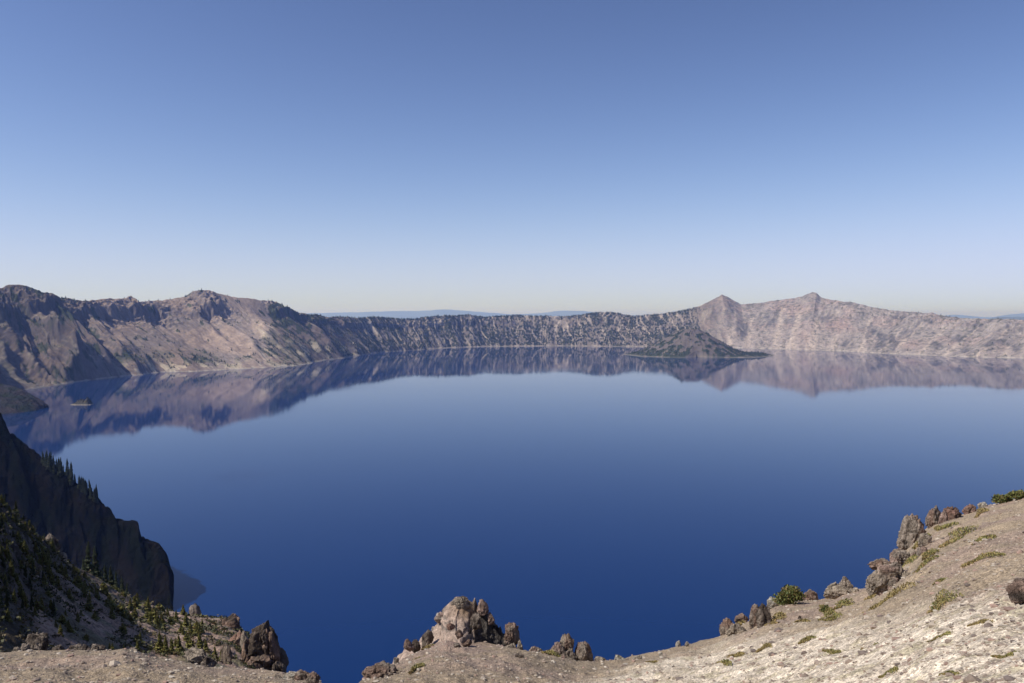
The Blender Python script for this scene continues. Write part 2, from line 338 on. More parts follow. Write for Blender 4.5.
# pale outcrops and the bleached shoreline
po = np.exp(-((pyv-368)/6)**2)*sst(110, 130, pxv)*(1-sst(345, 372, pxv))*sst(.02, .2, n2)
po = np.maximum(po, np.exp(-((pyv-350)/10)**2)*sst(280, 300, pxv)*(1-sst(350, 372, pxv))*sst(.05, .25, n2))
col = lerp(col, np.array([.5, .42, .31]), po*.7)
shl = (Pr[..., 2] < 5.5+7*n2)*(Pr[..., 2] > -4)*(Ua < .3)
col = lerp(col, np.array([.42, .38, .32]), shl*(.5-.25*ctr))
col *= (.86-.24*sst(95, 60, pxv))[..., None]*(1+.22*n2+.16*fbm(Aa/14, Dn/22, 3, 137))[..., None]*1.12  # left spurs darkened in the colour to deepen their shade
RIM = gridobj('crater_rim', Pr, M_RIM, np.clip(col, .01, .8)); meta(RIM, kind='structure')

# ------------------------------------------------------------------ far woods on the rim (uncountable)
def cones(P, Hs, name, mat, cols, sides=5, wr=.22, tiers=1):
    n = len(P); a = np.linspace(0, 2*math.pi, sides+1)[:-1]
    V = []; Fs = []; Cc = []; base = 0
    for tr in range(tiers):
        z0 = tr/tiers*.75; r = wr*(1-.75*tr/tiers)
        ring = np.stack([np.cos(a)*r, np.sin(a)*r, 0*a+z0], 1)
        top = np.array([[0, 0, min(1, z0+.55+.45*(tiers == 1 or tr == tiers-1))]])
        loc = np.concatenate([ring, top])
        jit = 1+R.uniform(-.25, .25, (n, sides+1, 1))*np.array([1, 1, .3])
        v = P[:, None]+loc[None]*jit*Hs[:, None, None]
        idx = np.stack([np.arange(sides), (np.arange(sides)+1) % sides, np.full(sides, sides)], 1)
        Fs.append((idx[None]+(np.arange(n)*(sides+1))[:, None, None]+base).reshape(-1, 3)); V.append(v.reshape(-1, 3))
        Cc.append(np.repeat(cols, sides+1, 0)); base += n*(sides+1)
    return mesh(name, np.concatenate(V), np.concatenate(Fs), mat, np.concatenate(Cc), shade=False)
prob = gm*(Ua < 1.25)*(steep < .5)*(pxv > -5)*(pxv < 1030)*np.where(Ua > 1, .8, 1)*(Pr[..., 2] > 8)
prob = prob*np.where(pxv < 330, .12, np.where(pxv < 700, .9, .025))*np.where((pxv < 60)&(Ua > .9), 0, 1)
pf = prob.ravel()/prob.sum(); ids = R.choice(len(pf), 23000, p=pf)
tp = Pr.reshape(-1, 3)[ids]+R.uniform(-5, 5, (23000, 3))*[1, 1, 0]-[0, 0, 1.5]
cc = np.array([.035, .046, .026])*R.uniform(.7, 1.5, (23000, 1))
meta(obj('distant_forest', cones(tp, R.uniform(8, 20, 23000), 'distant_forest', M_FOREST, cc)), 'dark conifer woods dotting the far crater wall and its crest', 'forest', kind='stuff')

# ------------------------------------------------------------------ hills and plain far beyond
DT = np.array([(-3000,313),(-400,312),(0,314),(300,313),(350,312),(380,311),(420,311),(440,309),(460,310),(485,312),(510,314),(540,313),(560,310.5),(585,311),(610,314),(700,316),(900,317),(940,316),(955,314),(975,316),(990,317),(1010,314),(1024,313),(1100,314),(4000,314)], float)
hp = np.linspace(-2500, 3500, 900); HD = np.concatenate([np.linspace(12500, 56000, 50), np.linspace(57000, 77000, 60), np.linspace(79000, 112000, 20)])
Ph = np.zeros((len(HD), len(hp), 3)); kk = (hp-512)/F
Ph[..., 0] = kk[None]*HD[:, None]; Ph[..., 1] = HD[:, None]
ht = ZC+(HOR-np.interp(hp, DT[:, 0], DT[:, 1]))/F*67000
nz = fbm(hp[None]/60+0*HD[:, None], HD[:, None]/6000, 4, 201)
ridgeh = np.exp(-((HD[:, None]-67000)/5000)**2)*(ht-90)[None]*(1+.05*fbm(hp[None]/14, HD[:, None]/3000, 3, 211))
Ph[..., 2] = -10+sst(12500, 23000, HD[:, None])*(70+40*nz)+ridgeh+(np.exp(-((HD[:, None]-28000)/2500)**2))*(150+120*nz)
meta(gridobj('distant_hills', Ph, M_OUT, np.zeros(Ph.shape)+[.14, .17, .17]), kind='structure')

# ------------------------------------------------------------------ generic loft of surveyed lines
def loft(lines, nx, nrows, sm=15):
    """lines: list of arrays of points (each n x 3 world); returns grid"""
    rows = []
    for L in lines:
        s = np.linspace(0, len(L)-1, nx); r = np.stack([np.interp(s, np.arange(len(L)), L[:, i]) for i in range(3)], 1)
        rows.append(smooth(r, sm) if sm else r)
    out = []
    for i in range(len(rows)-1):
        v = np.linspace(0, 1, nrows[i]+1)[:-1][:, None, None]
        out.append(rows[i][None]*(1-v)+rows[i+1][None]*v)
    out.append(rows[-1][None])
    return np.concatenate(out, 0)

# the dark promontory on the left
RG = [(-420,235,1180),(-250,290,1150),(-120,350,1130),(-50,385,1115),(0,411,1100),(9,430,1096),(22,441,1090),(45,461,1082),(70,477,1072),(95,495,1062),(112,511,1054),(117,519,1051),(131,521,1046),(138,522,1043),(142,540,1038),(159,543,1029),(166,553,1022),(174,575,1006),(174,594,985),(172,613,965)]
TO = [(-150,640),(-60,625),(-10,612),(30,606),(60,601),(70,600),(80,600),(95,600),(104,600),(111,600),(117,602),(126,604),(134,607),(140,609),(150,613),(158,616),(166,617),(171,617),(172,618),(171,618)]
assert len(RG) == len(TO), (len(RG), len(TO))
ridgeL = np.array([world(*p) for p in RG])
def atwater(px, py, z=-3):
    k, t = ray(px, py); D = (ZC-z)/t; return np.array([k*D, D, z])
toeL = np.array([atwater(*p) for p in TO])
bk1 = ridgeL+np.array([-70, 90, 0]); bk1[:, 2] = ridgeL[:, 2]*.72
bk2 = ridgeL+np.array([-190, 260, 0]); bk2[:, 2] = -4
up = toeL*.3+ridgeL*.7; up[:, 2] = toeL[:, 2]*.22+ridgeL[:, 2]*.78
G2 = loft([toeL, up, ridgeL, bk1, bk2], 620, [90, 60, 50, 50], 9)
X, Y, Zz = G2[..., 0], G2[..., 1], G2[..., 2]
ny2 = G2.shape[0]; v = np.arange(ny2)[:, None]/1.0
e = sst(0, 12, v)*(1-.75*np.exp(-((v-150)/14)**2)); crest = np.exp(-((v-150)/10)**2)
tipf = np.linspace(1, .35, G2.shape[1])[None]
nn = tipf*fbm((X+Y)/70, Zz/90, 4, 301)+.7*ridge((X+.6*Y)/38, Zz/120, 3, 311)
G2[..., 0] += e*7*nn; G2[..., 1] += -e*7*nn; G2[..., 2] += tipf*crest*(3.5*ridge((X-Y)/24, X/90, 4, 351)+2.5*fbm(X/7, Y/7, 3, 353))
G2[..., 2] += e*(5*fbm(X/40, Y/40, 4, 321)+3*ridge(X/14, Y/14, 2, 331))
n3 = fbm(X/30+Zz/50, Y/30, 4, 341)
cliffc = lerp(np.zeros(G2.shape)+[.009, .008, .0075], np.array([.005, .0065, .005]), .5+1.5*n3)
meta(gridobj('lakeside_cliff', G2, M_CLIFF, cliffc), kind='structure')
CL = G2
# low headland further off
RG = [(-300,300,3400),(-120,345,3300),(0,383.5,3150),(12,386,3140),(22,389,3120),(35,396,3100),(44,401,3085),(48,405,3075),(49,407,3070)]
TO = [(-200,430),(-90,424),(8,415),(16,414.5),(27,413),(37,411.5),(45,409),(48.5,408),(49,408)]
ridgeL = np.array([world(*p) for p in RG]); toeL = np.array([atwater(*p) for p in TO])
bk = ridgeL+np.array([-330, 420, 0]); bk[:, 2] = -4
G3 = loft([toeL, ridgeL, bk], 300, [60, 60], 9)
v = np.arange(G3.shape[0])[:, None]
G3[..., 2] += sst(0, 15, v)*5*ridge(G3[..., 0]/60, G3[..., 1]/60, 4, 401)*(1-.7*np.exp(-((v-60)/10)**2))
meta(gridobj('low_headland', G3, M_CLIFF, lerp(np.zeros(G3.shape)+[.04, .034, .032], green*.45, .4+fbm(G3[..., 0]/60, G3[..., 1]/60, 3, 402))), kind='structure')

# ------------------------------------------------------------------ cinder cone island
na, nr = 420, 170
th = np.linspace(0, 2*math.pi, na+1); rr = np.linspace(0, 1, nr)[:, None]
cI = world(690, 340, 7150)[:2]; pxm = 7150/F
TH = th[None]+0*rr; ct, stt = np.cos(TH), np.sin(TH)
skirt = .97*pxm*(62+26*np.clip(ct, 0, 1)**2+4*np.clip(-ct, 0, 1))*(1+.10*fbm(ct*2.2, stt*2.2, 3, 501)); skirt = skirt*np.where(1 > 0, .72+.28*np.abs(ct), 1)
rad = rr*skirt
coneR = pxm*54
hz = 262*np.clip(1-rad/coneR, 0, 1)**1.12
rc = pxm*9
hz = np.minimum(hz, 216-36*sst(0, 1, 1-rad/rc)*(rad < rc))+0
hz = hz+14*sst(1, .86, rr)+0*rad
hz = np.where(rr > .985, -4, hz)
nI = fbm(rad*ct/60+5, rad*stt/60, 4, 511); hz = hz+sst(1, .8, rr)*(6*nI+4*ridge(TH*5, rad/900, 3, 515)*sst(0, 200, rad))
PI_ = np.stack([cI[0]+rad*ct, cI[1]+rad*stt, hz], -1)
ci = lerp(np.zeros(PI_.shape)+[.135, .115, .105], np.array([.045, .055, .036]), sst(-.12, .12, nI+.45*sst(250, 480, rad)-.16-.5*np.exp(-((TH-4.6)/.22)**2)))
ci = lerp(ci, np.array([.36, .32, .27]), (hz < 5)*.3*(rr > .93))
meta(gridobj('cinder_cone_island', PI_, M_RIM, ci), kind='structure')
pr = sst(-.1, .2, nI+.4*sst(250, 480, rad)-.15)*(hz > 10)*rad; pf = pr.ravel()/pr.sum(); ids = R.choice(len(pf), 1800, p=pf)
tp = PI_.reshape(-1, 3)[ids]-[0, 0, 1]
meta(obj('island_forest', cones(tp, R.uniform(8, 17, 1800), 'island_forest', M_FOREST, np.array([.035, .045, .026])*R.uniform(.7, 1.4, (1800, 1)))), 'dark conifers covering the flanks of the cone-shaped island', 'forest', kind='stuff')

# ------------------------------------------------------------------ near ground: the pumice slope the viewer stands on
EDGE = np.array([(-2500,560),(-600,610),(-200,640),(0,652),(30,650),(60,651),(90,652),(112,651),(124,648),(140,652),(155,656),(185,661),(215,666),(260,670),(290,672),(315,676),(325,684),(340,697),(352,692),(360,682),(375,672),(400,660),(425,648),(445,640),(480,642),(505,646),(525,651),(545,655),(575,662),(600,662),(620,659),(640,655),(660,651),(690,644),(720,636),
 (745,622),(775,607),(800,600),(830,599),(850,592),(870,588),(885,577),(898,560),(910,546),(925,530),(945,519),(965,514),(985,506),(1024,497),(1100,480),(1300,440),(1700,390),(3500,350)], float)
RE = np.array([(-2500,30),(-200,26),(0,24),(150,24),(260,22),(320,19),(342,15),(360,20),(400,27),(450,33),(480,33),(525,31),(600,31),(660,34),(720,38),(780,42),(870,46),(925,50),(1024,57),(1300,75),(1700,90),(3500,90)], float)
CE = 1.72
gp = np.concatenate([np.linspace(-2500, -30, 160)[:-1], np.linspace(-30, 1060, 1650), np.linspace(1060, 3500, 160)[1:]])
ye = smooth(np.interp(gp, EDGE[:, 0], EDGE[:, 1]), 13); re = smooth(smooth(np.interp(gp, RE[:, 0], RE[:, 1]), 61), 41)
s_ = ray(gp, ye)[1]-CE/re
_u = np.linspace(-2500, 3500, 1500); s_wide = np.interp(gp, _u, smooth(smooth(np.interp(_u, gp, s_), 75), 35))
def slope(i_s, i_w, i_r, D): return i_w+(i_s-i_w)*sst(.25, 1, D/i_r)
def col_params(px): return np.interp(px, gp, ye), np.interp(px, gp, re), np.interp(px, gp, s_), np.interp(px, gp, s_wide)
te_k = ray(gp, ye)[0]; te = s_+CE/re
def relief(Xw, Yw, D):
    r = .20*fbm(Xw/3.1, Yw/3.1, 4, 601)*sst(4, 20, D)+.05*fbm(Xw/.7, Yw/.7, 3, 611)+.022*fbm(Xw/.22, Yw/.22, 3, 615)
    return r
vr = np.linspace(0, 1, 430)[:, None]
Dg = 3*(re[None]/3)**vr
Zg = ZC-Dg*slope(s_[None], s_wide[None], re[None], Dg)-CE
q = np.linspace(0, 1, 91)[1:][:, None]
dd = 330*q**2.2
Ds = re[None]+dd
Zs = (ZC-re*te)[None]-s_[None]*dd-.95*np.maximum(dd-.4*np.minimum(dd, 1), 0)**1.0
Dall = np.concatenate([Dg, Ds]); Zall = np.concatenate([Zg, Zs])
Xall = te_k[None]*Dall
rel = relief(Xall, Dall, Dall)
damp = 1-.6*np.exp(-((Dall-re[None])/2.5)**2)
Zall = Zall+rel*damp*sst(3, 9, Dall)+np.where(Dall > re[None]+1, 1, 0)*np.minimum((Dall-re[None]-1)*.15, 3)*ridge(Xall/9, Dall/9, 3, 631)
Zall = np.maximum(Zall, -5)
Pg = np.stack([Xall, Dall, Zall], -1)
gpx, gpy = topix(Pg)
m1 = fbm(Xall/2.3, Dall/2.3, 4, 641); m2 = fbm(Xall/.55, Dall/.8, 3, 651); m3 = fbm(Xall/7, Dall/5, 3, 655)
gc = (np.zeros(Pg.shape)+[.262, .203, .138])*(1+.26*sst(1, 12, Xall))[..., None]
BP = np.array([(-2500,900),(420,720),(560,690),(640,672),(700,656),(760,644),(860,628),(940,616),(1024,603),(1200,585),(3500,560)], float)
bpy_ = np.interp(gp, BP[:, 0], BP[:, 1]); tb = ray(gp, bpy_)[1]; _Dq = 3*(re[None]/3)**np.linspace(0, 1, 120)[:, None]
Db = np.take_along_axis(_Dq, np.argmax(slope(s_[None], s_wide[None], re[None], _Dq)+CE/_Dq <= tb[None], 0)[None], 0)[0]
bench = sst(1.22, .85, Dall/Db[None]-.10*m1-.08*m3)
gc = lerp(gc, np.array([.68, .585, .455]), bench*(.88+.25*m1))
gc = lerp(gc, np.array([.20, .16, .115]), sst(.05, .5, m1)*(.4)*(1-.5*bench))
gc = lerp(gc, np.array([.30, .215, .175]), .5*sst(.0, .4, m3)*(1-bench))
gc = lerp(gc, np.array([.36, .31, .19]), bench*sst(.12, .42, fbm(Xall/.5, Dall/.35, 3, 661))*.7)
gc = lerp(gc, np.array([.30, .24, .18]), sst(.22, .42, fbm(Xall/.35, Dall/.3, 3, 665))*.55*bench)
pinkz = np.exp(-((gpx-455)/34)**2-((gpy-632)/14)**2); gc = lerp(gc, np.array([.34, .235, .19]), pinkz)
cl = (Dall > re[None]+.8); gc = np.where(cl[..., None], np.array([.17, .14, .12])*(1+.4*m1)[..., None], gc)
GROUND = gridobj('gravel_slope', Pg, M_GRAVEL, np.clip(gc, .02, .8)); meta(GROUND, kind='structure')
def gpt(px, py, lift=0.):
    ye_, re_, s1, sw = [float(v) for v in col_params(px)]; k, t = ray(px, max(py, ye_+.3))
    q_ = 3*(re_/3)**np.linspace(0, 1, 1500); hit = np.where(slope(s1, sw, re_, q_)+CE/q_ <= t)[0]
    D = float(q_[hit[0]]) if len(hit) else re_
    k, _ = ray(px, max(py, ye_)); X = float(k)*D
    return np.array([X, D, gz(X, D)+lift])
def gz(X, D):
    X = np.atleast_1d(np.asarray(X, float)); D = np.atleast_1d(np.asarray(D, float))
    px = np.interp(X/D, te_k, gp); _, re_, s1, sw = col_params(px)
    z = ZC-D*slope(s1, sw, re_, D)-CE+relief(X, D, D)*(1-.6*np.exp(-((D-re_)/2.5)**2))*sst(3, 9, D)
    return z if len(z) > 1 else float(z[0])
# ------------------------------------------------------------------ left hillside with trees
FR = [(-420,560,40),(-200,620,48),(-90,630,55),(-40,650,58),(0,665,60),(60,668,70),(130,668,90),(170,670,100),(200,672,110),(230,676,116),(255,682,122),(275,695,126),(295,715,130),(330,750,135)]
CS = [(-420,240,110),(-200,355,125),(-90,425,135),(-40,466,142),(0,503,150),(60,558,188),(130,597,250),(170,611,300),(200,616,312),(228,619,312),(245,632,305),(262,648,290),(282,671,270),(320,720,240)]
fl = np.array([world(*p) for p in FR]); cl_ = np.array([world(*p) for p in CS])
b1 = cl_+np.array([0, 45, -45.]); b2 = cl_+np.array([20, 240, 0]); b2[:, 2] = -4
G4 = loft([fl, cl_, b1, b2], 760, [380, 60, 40], 25)
X, Y = G4[..., 0].copy(), G4[..., 1].copy(); v = np.arange(G4.shape[0])[:, None]
hx, hy = topix(G4)
en = sst(0, 25, v)*(1-.8*np.exp(-((v-380)/16)**2))
crag = sst(75, 20, hx)*sst(600, 560, hy)
G4[..., 2] += en*(1.1*fbm(X/22, Y/22, 4, 701)+.25*ridge(X/7, Y/7, 3, 711)+.30*fbm(X/1.8, Y/1.8, 4, 713)+crag*2.5*ridge(X/9, Y/9, 4, 715))
m1 = fbm(X/14, Y/14, 4, 721); m2 = fbm(X/3.5, Y/3.5, 3, 731)
st4 = 1-normals(G4)[..., 2]
hc4 = lerp(np.zeros(G4.shape)+[.34, .235, .175], np.array([.25, .19, .155]), .5+1.2*m1)
hc4 = lerp(hc4, np.array([.34, .27, .21]), sst(.15, .5, m2)*.6)
hc4 = lerp(hc4, np.array([.12, .12, .055]), sst(.05, .4, m1+.4*m2)*.6)
hc4 = lerp(hc4, np.array([.018, .019, .011]), np.maximum(sst(60, 24, hx-30*m1), sst(600, 560, hy+26*m1))*.85)  # shade of the upper-left slope painted into the soil as near-black
hc4 = lerp(hc4, np.array([.10, .085, .075]), sst(.32, .5, st4))
hc4 = lerp(hc4, np.array([.34, .29, .23]), np.exp(-((v-372)/14)**2)*sst(150, 180, hx)*.7)
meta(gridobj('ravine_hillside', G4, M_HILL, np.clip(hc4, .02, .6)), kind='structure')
G4v = G4[:382].reshape(-1, 3); G4x, G4y = hx[:382].ravel(), hy[:382].ravel()
def hpt(px, py):
    i = np.argmin((G4x-px)**2+(G4y-py)**2); return G4v[i].copy()

# ------------------------------------------------------------------ rocks
def ico(sub):
    import bmesh
    bm = bmesh.new(); bmesh.ops.create_icosphere(bm, subdivisions=sub, radius=1)
    V = np.array([v.co[:] for v in bm.verts]); Fc = np.array([[v.index for v in f.verts] for f in bm.faces]); bm.free()
    return V, Fc
ICO = {s: ico(s) for s in (1, 2, 3, 4, 5)}
TONES = {'brown': (.29, .20, .155), 'grey': (.32, .265, .215), 'dark': (.125, .098, .08), 'pink': (.40, .29, .24), 'tan': (.42, .35, .27), 'pale': (.50, .46, .39), 'red': (.29, .175, .135), 'lichen': (.24, .21, .13)}
def rock_arr(dim, seed, sub=4, lump=.34, cuts=16, tone='brown', tone2='grey', taper=.14):
    V, Fc = ICO[sub]; V = V.copy(); r = np.random.RandomState(seed)
    V = V+V*(.9*lump*vn3(V*1.2+seed, seed))[:, None]
    for q_ in range(cuts*2):                                 # fracture planes
        n = r.normal(size=3); n[2] *= .7; n /= np.linalg.norm(n); d = r.uniform(.50, .88) if q_ < cuts else r.uniform(.66, .95)
        h = V@n-d; V = V-np.maximum(h, 0)[:, None]*n*.96
    nr_ = V/np.maximum(np.linalg.norm(V, axis=1, keepdims=True), .1)
    ck = vn3(V*[1.7, 1.7, .8]+seed*.37, seed+11); ck2 = vn3(V*[3.2, 3.2, 2]+seed*.7, seed+12)
    V = V-nr_*(.20*np.exp(-(ck/.07)**2)+.10*np.exp(-(ck2/.08)**2))[:, None]*min(1, lump*3)
    V = V+nr_*(.22*lump*(1-2*np.abs(vn3(V*3.4+seed, seed+1)))+.20*lump*(np.abs(vn3(V*7.5, seed+2))*2-.6)+.14*lump*vn3(V*16, seed+3))[:, None]
    w = np.clip(.5+1.3*vn3(V*1.6, seed+5), 0, 1)[:, None]
    c = np.array(TONES[tone])*(1-w)+np.array(TONES[tone2])*w
    c = c*(1+.35*vn3(V*5, seed+6))[:, None]*(1-.45*np.exp(-(ck/.09)**2))[:, None]
    V[:, :2] *= (1.05-taper*V[:, 2:3])
    V = V*np.array(dim)/2
    return V, Fc, np.clip(c, .01, .8)
def rock(px, py, w, h, label, tone='brown', tone2='grey', seed=None, depth=None, D=None, sink=.34, lump=.34, lean=0, name='boulder', cat='rock', group=None, on='g', sub=4, taper=.14):
    """px,py = foot centre; w,h in photo pixels, turned into metres at the foot's distance"""
    seed = seed or int(px*7+py); rock.n += 1
    P = gpt(px, py) if on == 'g' else hpt(px, py)
    if D is not None: P = world(px, py, D)
    m = P[1]/F; H_ = h*m/(1-sink)
    sub = 5 if (w > 12 and sub == 4) else sub
    V, Fc, c = rock_arr((w*m*1.03, (depth or w*.8)*m, H_), seed, sub=sub, lump=lump, tone=tone, tone2=tone2, taper=taper)
    zt = V[:, 2].max(); V = V*np.array([1.16*w*m/(np.ptp(V[:, 0])), 1, 1]); sc = (h*m)/(zt+H_*(.5-sink)); V[:, 2] *= 1
    a = math.radians(lean); V = V@np.array([[math.cos(a), 0, -math.sin(a)], [0, 1, 0], [math.sin(a), 0, math.cos(a)]])
    V[:, 2] += H_*(.5-sink)
    V[:, 2] *= (h*m)/V[:, 2].max()
    if on == 'g' and w > 6: SEATS.append((P[0], P[1], w*m, w))
    o = obj(name, mesh(name, V, Fc, M_ROCK, c, shade=True), loc=P+np.array([0, .25*(depth or w*.8)*m, 0]))
    o.data.polygons.foreach_set('use_smooth', np.ones(len(Fc), bool))
    return meta(o, label, cat, group)
SEATS = []
rock.n = 0
def outcrop(px, py, w, h, label, pieces, tones, seed, on='g', D=None, depth=None):
    """a broken outcrop: several jointed blocks grown together into one mesh"""
    P = gpt(px, py) if on == 'g' else hpt(px, py)
    if D is not None: P = world(px, py, D)
    m = P[1]/F; r_ = np.random.RandomState(seed); VV = []; FF = []; CC = []; b = 0
    for q_, (dx, base, ww, hh) in enumerate(pieces):
        V, Fc, c = rock_arr((ww*m, (depth or w*.6)*m*r_.uniform(.6, 1), hh*m*1.12), seed*31+q_, sub=5 if ww > 12 else 4, lump=.30, cuts=14, tone=tones[q_ % len(tones)], tone2=tones[(q_+1) % len(tones)], taper=.2)
        a = r_.uniform(-.2, .2); V = V@np.array([[math.cos(a), 0, -math.sin(a)], [0, 1, 0], [math.sin(a), 0, math.cos(a)]])
        V = V+np.array([dx*m, r_.uniform(-.12, .12)*w*m, (base+hh*.5-1.5)*m]); VV.append(V); FF.append(Fc+b); CC.append(c); b += len(V)
    o = obj('rock_outcrop', mesh('rock_outcrop', np.concatenate(VV), np.concatenate(FF), M_ROCK, np.concatenate(CC)), loc=P+np.array([0, .2*w*m, -.0]))
    return meta(o, label, 'rock outcrop')

RUB = []
# central crag on the end of the spur, a shaped outcrop
def crag_obj(name, sil, base, D, front, back, label, tone_fn, cliff=None, seed=900, n=(260, 150)):
    px = np.linspace(sil[0][0], sil[-1][0], n[0]); ty = np.interp(px, [p[0] for p in sil], [p[1] for p in sil])
    by = np.interp(px, [p[0] for p in base], [p[1] for p in base]); m = D/F
    top = world(px, ty, D); bt = world(px, by, D)
    y = np.concatenate([np.linspace(-front, 0, int(n[1]*.65))[:-1], np.linspace(0, back, int(n[1]*.35))])[:, None]
    w = np.where(y < 0, 1+y/front, 1-(y/back))
    sharp = 1+0*px if cliff is None else np.interp(px, [p[0] for p in cliff], [p[1] for p in cliff])
    w = np.clip(w, 0, 1)
    wf = np.where(y < 0, 1-(1-w)**(1/sharp[None]), w**.7)
    Xx = top[None, :, 0]*(1+0*y)*(D+y*.0)/D; Yy = D+y+0*Xx
    Zz = bt[None, :, 2]*(1+0*y)+(top[:, 2]-bt[:, 2])[None]*wf
    zb = bt[None, :, 2]-.45*np.minimum(y, 0)*0
    nz = (.06+.22*sst(468, 476, np.interp(Xx, top[:, 0], px)))*ridge(Xx/1.1, Yy/1.1+Zz/1.5, 4, seed)+(.05+.2*sst(466, 474, np.interp(Xx, top[:, 0], px)))*ridge(Xx/.5, Yy/.6+Zz/.7, 3, seed+5)
    ew = sst(0, .15, w)*(1-.6*sst(.9, 1, w))
    P = np.stack([Xx+.18*fbm(Zz/.5, Xx/.5, 3, seed+8)*ew, Yy+.3*fbm(Xx/.6, Zz/.6, 3, seed+9)*ew, Zz+nz*ew-(1-sst(0, .12, w))*1.2], -1)
    return P, tone_fn(P)
def crag_tone(P):
    X, Y, Z = P[..., 0], P[..., 1], P[..., 2]; a = fbm(X/1.2, Z/1.2+Y, 4, 931); st = 1-normals(P)[..., 2]
    px, py = topix(P)
    c = np.zeros(P.shape)+[.54, .41, .325]
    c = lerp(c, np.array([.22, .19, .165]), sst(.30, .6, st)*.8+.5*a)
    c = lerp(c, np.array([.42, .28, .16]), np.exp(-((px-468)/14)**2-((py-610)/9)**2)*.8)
    c = lerp(c, np.array([.10, .088, .08]), sst(470, 482, px))  # right face: its shadow put into the rock colour
    return np.clip(c*(1+.3*fbm(X/.3, Z/.3+Y/.4, 3, 941))[..., None], .02, .8)
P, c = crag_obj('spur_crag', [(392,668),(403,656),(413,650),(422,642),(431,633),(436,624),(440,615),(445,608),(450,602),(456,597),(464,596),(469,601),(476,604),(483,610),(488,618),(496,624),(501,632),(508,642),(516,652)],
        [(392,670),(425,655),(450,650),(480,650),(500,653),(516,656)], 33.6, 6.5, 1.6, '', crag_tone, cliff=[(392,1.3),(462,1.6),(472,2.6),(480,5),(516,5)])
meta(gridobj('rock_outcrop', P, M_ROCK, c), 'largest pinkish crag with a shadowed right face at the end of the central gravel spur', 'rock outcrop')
rk = rock
rk(460,608,17,11,'pale lichened block on the very top of the central pinkish crag','tan','grey',D=33.4,sink=.3)
rk(440,621,12,9,'pointed pale pinnacle on the left shoulder of the central crag','pale','pink',D=33.2,sink=.3)
rk(476,628,11,15,'grey upright slab at the shadow edge of the central crag','grey','dark',D=32.4,sink=.3)
rk(482,612,11,13,'reddish brown jagged rock on the right shoulder of the central crag','brown','pink',D=33.4)
rk(491,622,7,10,'small pink knob at the lower right of the central crag','pink','brown',D=33.4)
rk(427,642,11,12,'dark grey leaning rock on the left flank of the central crag','dark','grey',D=32,lean=12)
rk(408,648,10,9,'round reddish boulder perched left of the central crag','brown','pink',D=31.5)
rk(415,649,9,9,'dark boulder touching the round reddish boulder left of the central crag','dark','dark',D=31.8)
rk(451,628,8,5,'small dark red stone lying on the pink face of the central crag','red','brown',D=31.0)
rk(459,637,8,7,'dark brown stone below the small red stone on the central crag','dark','brown',D=30.6)
rk(467,645,9,5,'dark flat stone at the foot of the central crag','dark','brown',D=30.6)
rk(457,648,7,4,'small grey stone in the gravel before the central crag','dark','grey')
rk(396,660,5,7,'little grey spike of rock on the left edge of the central spur','grey','pale')
rk(377,676,34,13,'weathered brown ledge on the lower left rim of the central spur','grey','brown',depth=30)
rk(511,640,15,17,'rounded brown boulder right of the central crag above its black shadow','brown','grey',D=32.5)
rk(510,657,17,13,'grey tan boulder at the right foot of the central crag','grey','tan',D=31.5)
rk(520,652,6,12,'thin tan stone leaning right of the grey tan boulder','tan','grey',D=31.6)
rk(519,660,8,6,'small dark rubble below the thin tan stone','grey','dark')
rk(535,658,14,11,'smooth pink boulder between the central crag and the twin pinnacles','pink','tan',D=31)
rk(558,662,16,20,'left pink lump of the twin pinnacles at centre','pink','grey',D=31)
rk(567,652,13,19,'spiky topmost block of the twin pinnacles at centre','brown','tan',D=31.3,lump=.5,sink=.1)
rk(568,665,18,15,'grey middle block at the base of the twin pinnacles','dark','grey',D=31)
rk(583,666,20,25,'tall squared right tower of the twin pinnacles at centre','grey','brown',D=31.2,lump=.38)
rk(562,665,9,10,'small pink block at the left foot of the twin pinnacles','pink','grey',D=30.5)
rk(600,664,11,5,'flat grey stone just right of the twin pinnacles','grey','tan')
rk(620,661,12,6,'pale low stone on the gravel edge with yellow lichen','pale','lichen')
rk(637,659,9,6,'tan hump of rock on the gravel edge right of the pale low stone','tan','pale')
rk(661,655,4,4,'smallest white stone on the gravel edge','pale','pale')
rk(678,650,5,6,'white stone standing on the gravel edge','pale','pale')
rk(687,649,4,5,'pointed pale stone beside the white standing stone','pale','grey')
rk(728,634,13,17,'brown leaning rock at the lower end of the right-hand edge','brown','grey',lean=-10)
rk(737,635,18,11,'pale rubble block beneath the leaning brown rock','tan','grey')
rk(742,615,13,12,'dark overhanging boulder perched above the water','dark','brown',sink=.1)
rk(756,628,13,24,'upright brown half of the split rock','brown','grey',seed=33)
rk(765,626,14,22,'grey lichened half of the split rock','grey','dark',seed=35)
rk(774,606,11,10,'pale block left of the round green bush','grey','pale')
rk(811,599,15,11,'brown jagged rock on the right of the round green bush','brown','grey')
outcrop(842,598,36,17,'broad tan rock dome with a moss patch',[(-8,-5,24,19),(6,-5,26,20),(0,-6,34,19),(14,-5,14,13)],['tan','tan','grey'],17)
outcrop(890,588,34,30,'large broken pale outcrop where the gravel edge turns upward',[(-12,-2,22,26),(-3,0,27,31),(8,-1,27,29),(17,-2,19,22),(-3,-5,25,17),(9,-6,23,15),(-15,-5,17,15),(20,-4,14,12)],['grey','tan','pink'],19)
outcrop(910,566,30,18,'rubbly grey and pink ledge between the broken outcrop and the tallest rock',[(-11,-3,15,14),(-2,-2,16,15),(7,-1,15,15),(2,-6,17,10),(13,-2,12,12),(-7,-7,13,9)],['pink','grey','tan'],27)
